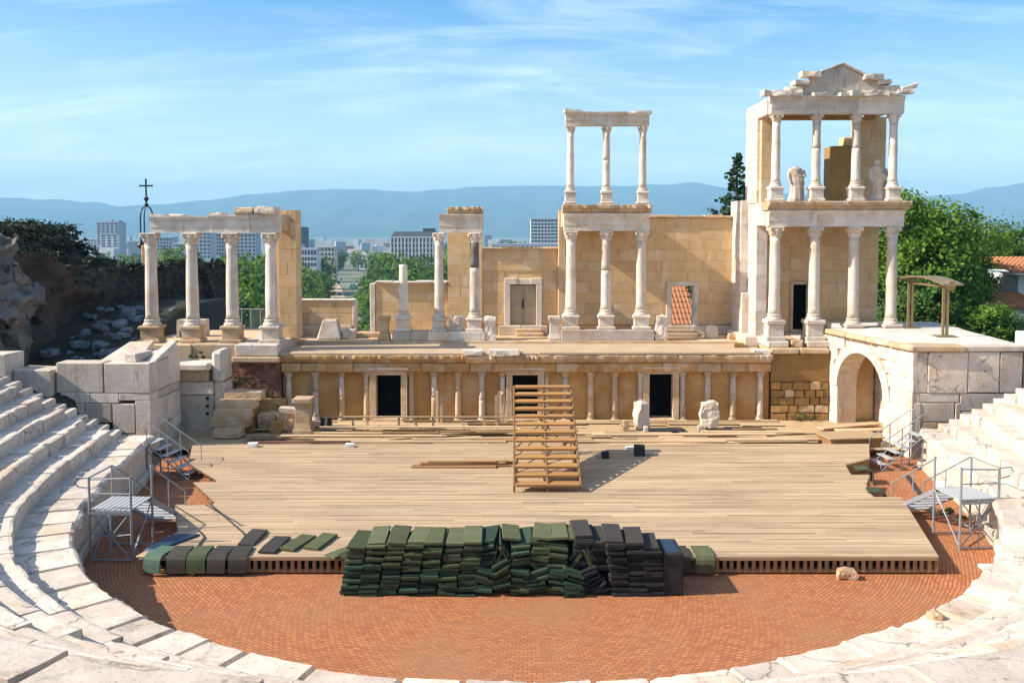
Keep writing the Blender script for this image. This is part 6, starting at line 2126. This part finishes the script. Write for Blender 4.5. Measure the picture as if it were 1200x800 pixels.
# houses right
def tiled_roof(root, x0, x1, y0, y1, z0, z1, name='roof'):
    """a single pitch of barrel tiles rising away from the camera"""
    mb = MB()
    mb.hexa([(x0, y0, z0 - .12), (x1, y0, z0 - .12), (x0, y1, z1 - .12), (x1, y1, z1 - .12), (x0, y0, z0), (x1, y0, z0), (x0, y1, z1), (x1, y1, z1)])
    r = mb.build(name, 'tile', root)
    nx = int((x1 - x0) / .32)
    mb = MB()
    for i in range(nx):
        x = x0 + (i + .5) * (x1 - x0) / nx
        ny = 12
        for j in range(ny):
            f0, f1 = j / ny, (j + 1.06) / ny
            ya, yb = y0 + (y1 - y0) * f0 - .05, y0 + (y1 - y0) * f1
            za, zb = z0 + (z1 - z0) * f0 + .05, z0 + (z1 - z0) * f1 + .01
            vs = []
            for (yy, z, w_) in ((ya, za, .1), (yb, zb, .085)):
                for a in (0, 60, 120, 180):
                    vs.append((x + w_ * math.cos(R(a)), yy, z + w_ * .9 * math.sin(R(a)) - .05))
            mb.add(vs, [(0, 1, 5, 4), (1, 2, 6, 5), (2, 3, 7, 6), (0, 3, 2, 1)], tone=rnd.random())
    o_ = mb.build('tiles', 'tile', r); o_['kind'] = 'stuff'
    return r


t = thing('white_house', (37.4, 62, 1), 'white house with an orange tile roof at the right edge behind the bush', 'house')
custom_block(t, 34.1, 42, 62, 70, 1, 6.55, 'whitewall', 'wall', jit=0)
tiled_roof(t, 33.2, 43, 60.8, 66, 6.75, 7.6)
mb = MB(); mb.box(33.2, 43, 60.75, 62, 6.56, 6.62); mb.build('eaves_board', 'whitewall', t)
fr = MB(); fr.box(36.0, 37.4, 61.93, 62.1, 3.4, 5.4); f_ = fr.build('window', 'glass', t)
mb = MB(); mb.box(35.85, 37.55, 61.9, 62.05, 5.4, 5.52); mb.box(35.85, 37.55, 61.88, 62.05, 3.25, 3.4); mb.build('sill', 'whitewall', f_)
t = thing('tiled_outhouse', (32, 60, 1), 'small outhouse with an orange tile roof beside the white house', 'house')
custom_block(t, 31.0, 34.0, 59.0, 61.7, 1, 4.45, 'whitewall', 'wall', jit=0)
tiled_roof(t, 30.3, 34.05, 58.5, 61.9, 4.6, 5.35)
t = thing('orange_roof_house', (13.6, 78, -8), 'house whose sunlit orange tile roof shows through the marble-framed window', 'house')
custom_block(t, 8.5, 20, 71, 80, -9, .6, 'whitewall', 'wall', jit=0)
tiled_roof(t, 8, 20.5, 70.4, 79.5, .8, 5.6)
mb = MB(); mb.box(13.2, 14.2, 70.9, 71.5, 0.4, 1.9); mb.build('chimney', 'whitewall', t)

# weeds
def weeds(x, y, z, r, n, label):
    me = leaf_mesh('weeds', [(0, 0, .12, r, r * .6, .14)], n, .13, 'grass', int(x * 10) & 255)
    o = link('weed_clump', me, (x, y, z)); tag(o, label, 'weeds')


weeds(-14.6, 42.6, 3.5, .35, 160, 'small yellow-green weeds on top of the pale block pier')
weeds(-16.5, 46.6, 4.0, .6, 200, 'green weeds around the leaning slab between the tall columns')
weeds(-13.2, 43.6, 2.1, .8, 260, 'weeds growing on the dark rubble heap')
weeds(14.7, 29.9, 0, .5, 160, 'yellow-green weeds at the foot of the right podium wall')
weeds(14.0, 43.9, .35, .6, 200, 'weeds at the foot of the fieldstone tower base')
gs = random.Random(17)
sb_ = []
for i in range(330):
    y = gs.uniform(42, 70); x = -gs.uniform(23.9, 27 + (y - 40) * .55)
    r_ = gs.uniform(.5, 1.2)
    sb_.append((x, y, ground_z(x, y) + .1, r_, r_, r_ * gs.uniform(.3, .55)))
for i in range(26):
    f = gs.random()
    sb_.append((-24.1 + 3.6 * f, 45 + 20 * f, 8.5 - 1.2 * min(1, f * 2.4), gs.uniform(.3, .7), gs.uniform(.4, .9), gs.uniform(.15, .4)))
mb_leaf = leaf_mesh('scrub', sb_, 100000, .2, 'scrub_leaf', 3)
o = link('scrub', mb_leaf, (0, 0, 0)); tag(o, 'dark scrub growing along the crest above the grey cliff', 'scrub', kind='stuff')

# ------------------------------------------------------------------ town beyond
def at(px, py, Y):
    """metres for a direction seen in the photograph at distance Y"""
    return ((px - 600) / 1080 * Y, Y, EYE - (py - 273) / 1080 * Y)


b = MB()
road = [(-95, 330), (-72, 330), (-100, 640), (-138, 640)]
rv = [at(385, 381, 345)[0], at(437, 381, 345)[0], at(442, 316, 800)[0], at(424, 316, 800)[0]]
b.add([(rv[0], 345, GZ + .3), (rv[1], 345, GZ + .3), (rv[2], 860, GZ + .3), (rv[3], 860, GZ + .3)], [(0, 1, 2, 3)])
struct(b.build('avenue', 'asphalt', fix=False))
b = MB()
for i in range(26):
    f = i / 26
    y0 = 350 + 500 * f; y1 = y0 + 9
    def cxr(y):
        k = (y - 345) / 515
        return (rv[0] * (1 - k) + rv[3] * k) * .5 + (rv[1] * (1 - k) + rv[2] * k) * .5
    b.add([(cxr(y0) - .25, y0, GZ + .34), (cxr(y0) + .25, y0, GZ + .34), (cxr(y1) + .25, y1, GZ + .34), (cxr(y1) - .25, y1, GZ + .34)], [(0, 1, 2, 3)])
o = struct(b.build('lane_markings', 'whitepaint', fix=False))
b = MB(); b.add([(rv[0] - 14, 400, GZ + .2), (rv[0] - 1, 400, GZ + .2), (rv[3] - 3, 700, GZ + .2), (rv[3] - 12, 700, GZ + .2)], [(0, 1, 2, 3)])
struct(b.build('pavement', 'concrete', fix=False))


def car(loc, m_, label, long=4.4, tall=1.45, w=1.8, name='parked_car', cat='car', rz=0.0):
    t = thing(name, loc, label, cat)
    m = Matrix.Translation(loc) @ Matrix.Rotation(rz, 4, 'Z')
    mb = MB(); mb.box(-w / 2, w / 2, -long / 2, long / 2, .3, tall * .58, ch=.15)
    mb.hexa([(-w * .46, -long * .32, tall * .57), (w * .46, -long * .32, tall * .57), (-w * .46, long * .34, tall * .57), (w * .46, long * .34, tall * .57), (-w * .38, -long * .2, tall), (w * .38, -long * .2, tall), (-w * .38, long * .26, tall), (w * .38, long * .26, tall)], .06)
    mb.xf(m); mb.build('body', m_, t)
    mb = MB(); mb.hexa([(-w * .4, -long * .305, tall * .62), (w * .4, -long * .305, tall * .62), (-w * .4, -long * .29, tall * .62), (w * .4, -long * .29, tall * .62), (-w * .35, -long * .225, tall * .95), (w * .35, -long * .225, tall * .95), (-w * .35, -long * .2, tall * .95), (w * .35, -long * .2, tall * .95)]); mb.xf(m); mb.build('window', 'glass', t)
    for sx in (-1, 1):
        for sy in (-1, 1):
            mb = MB(); mb.tube([(sx * w * .5, sy * long * .31, .32), (sx * w * .38, sy * long * .31, .32)], .32, 12); mb.xf(m); mb.build('wheel', 'iron', t)
    return t


for (px, py, m_, l_, kind) in ((404, 368, 'carA', 'white car on the avenue seen through the gap in the wall', 'car'), (398, 345, 'carB', 'dark car on the avenue, far end of the gap view', 'car'), (420, 333, 'carA', 'small white car far along the avenue', 'car'), (413, 338, 'carC', 'green bus on the avenue between the trees', 'bus'), (428, 352, 'carB', 'dark car on the near side of the avenue', 'car')):
    Y = 1080 * (EYE - GZ - .5) / (py - 273)
    x, y, z = at(px, py, Y)
    if kind == 'bus': car((x, y, GZ + .31), m_, l_, long=11, tall=3.0, w=2.5, name='city_bus', cat='bus')
    else: car((x, y, GZ + .31), m_, l_)


def city(px0, px1, py_top, Y, depth, wall, cols, rows, label, name='apartment_block', gl='glass', roof='cityB', cat='building', wf=.62, hf=.6, pent=None):
    x0, _, ztop = at(px0, py_top, Y); x1 = at(px1, py_top, Y)[0]
    t = thing(name, ((x0 + x1) / 2, Y + depth / 2, GZ), label, cat)
    mb = MB(); mb.box(x0, x1, Y, Y + depth, GZ - 1, ztop, ch=.05); mb.build('wall', wall, t)
    mb = MB(); mb.box(x0 - .4, x1 + .4, Y - .4, Y + depth + .4, ztop + .01, ztop + .9, ch=.1); mb.build('roof', roof, t)
    zb = ztop - rows * 3.1
    proto = None
    cw = (x1 - x0) / cols
    for r in range(rows):
        for c in range(cols):
            wx = x0 + (c + .5) * cw; wz = ztop - (r + 1) * 3.1 + .7
            if proto is None:
                mb = MB(); mb.box(wx - cw * wf / 2, wx + cw * wf / 2, Y - .12, Y + .1, wz, wz + 3.1 * hf); proto = mb.build('window', gl, t)
                mb = MB(); mb.box(wx - cw * wf / 2 - .1, wx + cw * wf / 2 + .1, Y - .3, Y + .1, wz - .2, wz - .01)
                P0 = WORLD[proto].copy()
            else:
                w_ = proto.copy(); COL.objects.link(w_); w_.parent = t
                w_.location = proto.location + Vector((wx - P0.x, 0, wz - P0.z))
    if pent:
        for (a, c, h) in pent:
            mb = MB(); mb.box(x0 + (x1 - x0) * a, x0 + (x1 - x0) * c, Y + depth * .3, Y + depth * .7, ztop + .91, ztop + .9 + h, ch=.1); mb.build('roof_hut', wall, t)
    return t, x0, x1, ztop


city(114, 140, 261, 1150, 22, 'cityB', 5, 9, 'stepped grey tower block standing alone left of the iron cross', pent=[(.1, .6, 3), (.65, .95, 2)])
city(118, 139, 275, 1140, 6, 'cityA', 3, 5, 'pale lower front of the lone tower block')
city(92, 114, 281, 1250, 20, 'cityA', 6, 4, 'low pale block left of the lone tower')
city(184, 202, 279, 900, 16, 'cityB', 5, 5, 'grey flat block seen between the first and second columns')
city(203, 216, 286, 820, 14, 'cityA', 4, 3, 'small white building seen beside the second column')
city(229, 247, 272, 760, 16, 'cityB', 4, 7, 'blue-grey slab block seen right of the second column')
city(247, 263, 274, 800, 16, 'cityB', 5, 6, 'grey balconied slab block seen left of the third column')
city(277, 300, 274, 780, 16, 'cityB', 5, 6, 'blue-grey slab block seen right of the third column')
city(338, 357, 267, 820, 18, 'slate', 5, 7, 'teal glass office block right of the four marble columns', gl='tealglass', wf=.85, roof='tealglass')
city(340, 352, 289, 520, 12, 'whitewall', 3, 3, 'white gabled house below the teal glass block', name='white_town_house')
city(353, 371, 293, 500, 12, 'cityA', 5, 3, 'white house with pale blue walls beside the gabled one', name='white_town_house')
city(372, 392, 290, 640, 12, 'cityC', 5, 3, 'cream house above the avenue trees', name='white_town_house')
# classical bank-like building with mansard roof
t_, x0, x1, zt = city(458, 512, 279, 560, 30, 'cityC', 13, 6, 'long cream building with pilasters and a dark mansard roof', name='classical_building', wf=.42, hf=.7)
mb = MB()
mb.hexa([(x0, 560, zt + .92), (x1, 560, zt + .92), (x0, 590, zt + .92), (x1, 590, zt + .92), (x0 + 2, 563, zt + 4.0), (x1 - 2, 563, zt + 4.0), (x0 + 2, 587, zt + 4), (x1 - 2, 587, zt + 4)])
mr_ = mb.build('mansard_roof', 'slate', t_)
for i in range(14):
    xx = x0 + i * (x1 - x0) / 13
    mb = MB(); mb.box(xx - .35, xx + .35, 559.6, 560.2, zt - 18, zt - .02, ch=.05); mb.build('pilaster', 'cityA', t_)
mb = MB(); mb.box(x1 - 9, x1 - 2, 566, 576, zt + 4.01, zt + 6.0, ch=.1); mb.build('roof_hut', 'slate', t_)
city(622, 657, 257, 850, 18, 'whitewall', 9, 11, 'modern white slab office block with a dark window grid', wf=.82, hf=.66)
city(576, 660, 287, 700, 16, 'whitewall', 17, 2, 'long low white building with a row of dark windows', wf=.55, hf=.5)
city(568, 576, 276, 1300, 14, 'cityB', 3, 6, 'thin grey tower seen just right of the tan pillar')
city(578, 600, 281, 1500, 14, 'cityA', 6, 3, 'distant pale block behind the long low white building')
city(44, 62, 284, 1500, 20, 'cityA', 5, 3, 'distant pale block at the far left above the dark wall')
city(352, 366, 283, 1400, 16, 'cityB', 4, 3, 'distant grey block just right of the teal office')

gd = 'far low town buildings under the mountains'
protos = []
for i, (w, d, h, m_) in enumerate(((18, 12, 13, 'cityA'), (26, 12, 10, 'cityC'), (14, 14, 20, 'cityB'), (34, 14, 8, 'tile'))):
    mb = MB(); mb.box(-w / 2, w / 2, 0, d, 0, h, ch=.05); protos.append((mb, m_))
first = {}
gr = random.Random(5)
for i in range(140):
    Y = 850 + 3400 * gr.random() ** 1.6
    px = gr.uniform(30, 680)
    x = at(px, 273, Y)[0]
    k = gr.randrange(4)
    if k not in first:
        o = protos[k][0].build('town_building', protos[k][1], origin=(0, 0, 0)); first[k] = o
    else:
        o = first[k].copy(); COL.objects.link(o)
    o.location = (x, Y, GZ); o.rotation_euler = (0, 0, gr.uniform(-.4, .4)); o.scale = (1, 1, gr.uniform(.7, 1.4))
    tag(o, 'small far town building in the hazy plain under the mountains', 'building', gd)
# cranes
for (px, Y, l_) in ((77, 1500, 'thin tower crane at the far left over the town, nearer the lone tower block'), (66, 1700, 'second thin tower crane, left of the other one')):
    x, y, z = at(px, 262, Y)
    t = thing('tower_crane', (x, y, GZ), l_, 'crane')
    mb = MB(); mb.box(x - .8, x + .8, y - .8, y + .8, GZ, z + 3); mb.build('mast', 'iron', t)
    mb = MB(); mb.box(x - 14, x + 30, y - .6, y + .6, z - 2, z - .8); mb.build('jib', 'iron', t)

# trees lining the avenue and filling the near town
tproto = []
for i in range(4):
    w = 11 + i
    t = make_tree('avenue_tree', (0, 0, GZ), crown_blobs(80 + i, w, 13, 9.5, 8), 4200, .8, 'leaf_a' if i % 2 else 'leaf_b', 'leafy green tree in the town beside the avenue', 'tree', 'trees along the avenue and in the near town', trunk=(.4, .15), seed=100 + i)
    tproto.append(t)
pos = []
gt = random.Random(21)
for (px, py, Y) in [(352, 330, 330), (366, 322, 380), (371, 318, 430), (378, 306, 520), (352, 312, 480), (392, 296, 700), (420, 295, 820), (371, 308, 560), (362, 345, 300), (345, 350, 280),
                    (447, 298, 620), (452, 308, 430), (462, 305, 420), (440, 330, 330), (440, 350, 268), (455, 318, 360), (470, 310, 380), (482, 312, 400), (495, 312, 380), (505, 305, 420), (445, 342, 300), (470, 325, 300), (490, 325, 290), (508, 322, 300), (436, 298, 760),
                    (442, 365, 240), (446, 378, 225), (442, 318, 400), (532, 300, 420), (520, 302, 460),
                    (250, 320, 260), (262, 330, 220), (285, 318, 260), (290, 335, 200), (275, 310, 330), (262, 305, 380), (300, 310, 330), (240, 318, 330), (285, 355, 160), (270, 350, 170), (262, 362, 140), (292, 365, 140), (330, 320, 330), (318, 330, 260), (200, 300, 400), (215, 302, 380), (185, 303, 420), (225, 308, 360),
                    (335, 300, 520), (310, 303, 480), (150, 301, 600), (165, 300, 560), (120, 300, 700), (95, 301, 650), (385, 300, 760), (400, 294, 950), (375, 294, 900), (600, 284, 1100), (615, 286, 900), (580, 288, 800), (545, 292, 620)]:
    x, y, z = at(px, py, Y)
    pos.append((x, y, z))
for i, (x, y, z) in enumerate(pos):
    h0 = 14.0
    zz_ = GZ
    # ground follows the hillside close by
    if y < 130: zz_ = GZ
    t = tproto[i % 4] if i < 4 else copy_tree(tproto[i % 4], (0, 0, 0))
    t.location = (x, y, z - h0 + gt.uniform(-.5, .5) if z - h0 > GZ else GZ)
    sc_ = max(.75, min(1.35, (z - GZ) / h0)) if z - h0 <= GZ + 6 else 1.0
    t.location.z = max(GZ, z - h0 * sc_)
    if t.location.z > GZ + .5:
        sc_ = (z - GZ) / h0; t.location.z = GZ
    t.scale = (min(sc_, 1.15), min(sc_, 1.15), sc_)
    t.rotation_euler = (0, 0, gt.uniform(0, 6.28))
# street lamps
for (px, py, Y, l_) in ((374, 333, 420, 'grey street lamp beside the avenue, left of the road'), (412, 312, 560, 'grey street lamp farther along the avenue')):
    x, y, z = at(px, py, Y)
    t = thing('street_lamp', (x, y, GZ), l_, 'street lamp')
    mb = MB(); mb.tube([(x, y, GZ), (x, y, GZ + 11), (x + .6, y, GZ + 11.6), (x + 2, y, GZ + 11.7)], .16, 8); mb.build('pole', 'metal', t)
    mb = MB(); mb.box(x + 1.6, x + 2.8, y - .25, y + .25, GZ + 11.55, GZ + 11.8, ch=.05); mb.build('lamp_head', 'whitemetal', t)

# ------------------------------------------------------------------ haze
hz = MB(); hz.box(-21500, 21500, -4500, 13200, GZ - 10, 720)
mh = bpy.data.materials.new('haze'); mh.use_nodes = True
th = mh.node_tree; th.nodes.clear()
oo = nd(th, 'ShaderNodeOutputMaterial')
pv = nd(th, 'ShaderNodeVolumePrincipled')
pv.inputs['Color'].default_value = (0.36, 0.71, 1.0, 1)
pv.inputs['Density'].default_value = 0.00013
pv.inputs['Anisotropy'].default_value = 0.0
th.links.new(pv.outputs[0], oo.inputs['Volume'])
o = hz.build('haze', mh); o['kind'] = 'stuff'
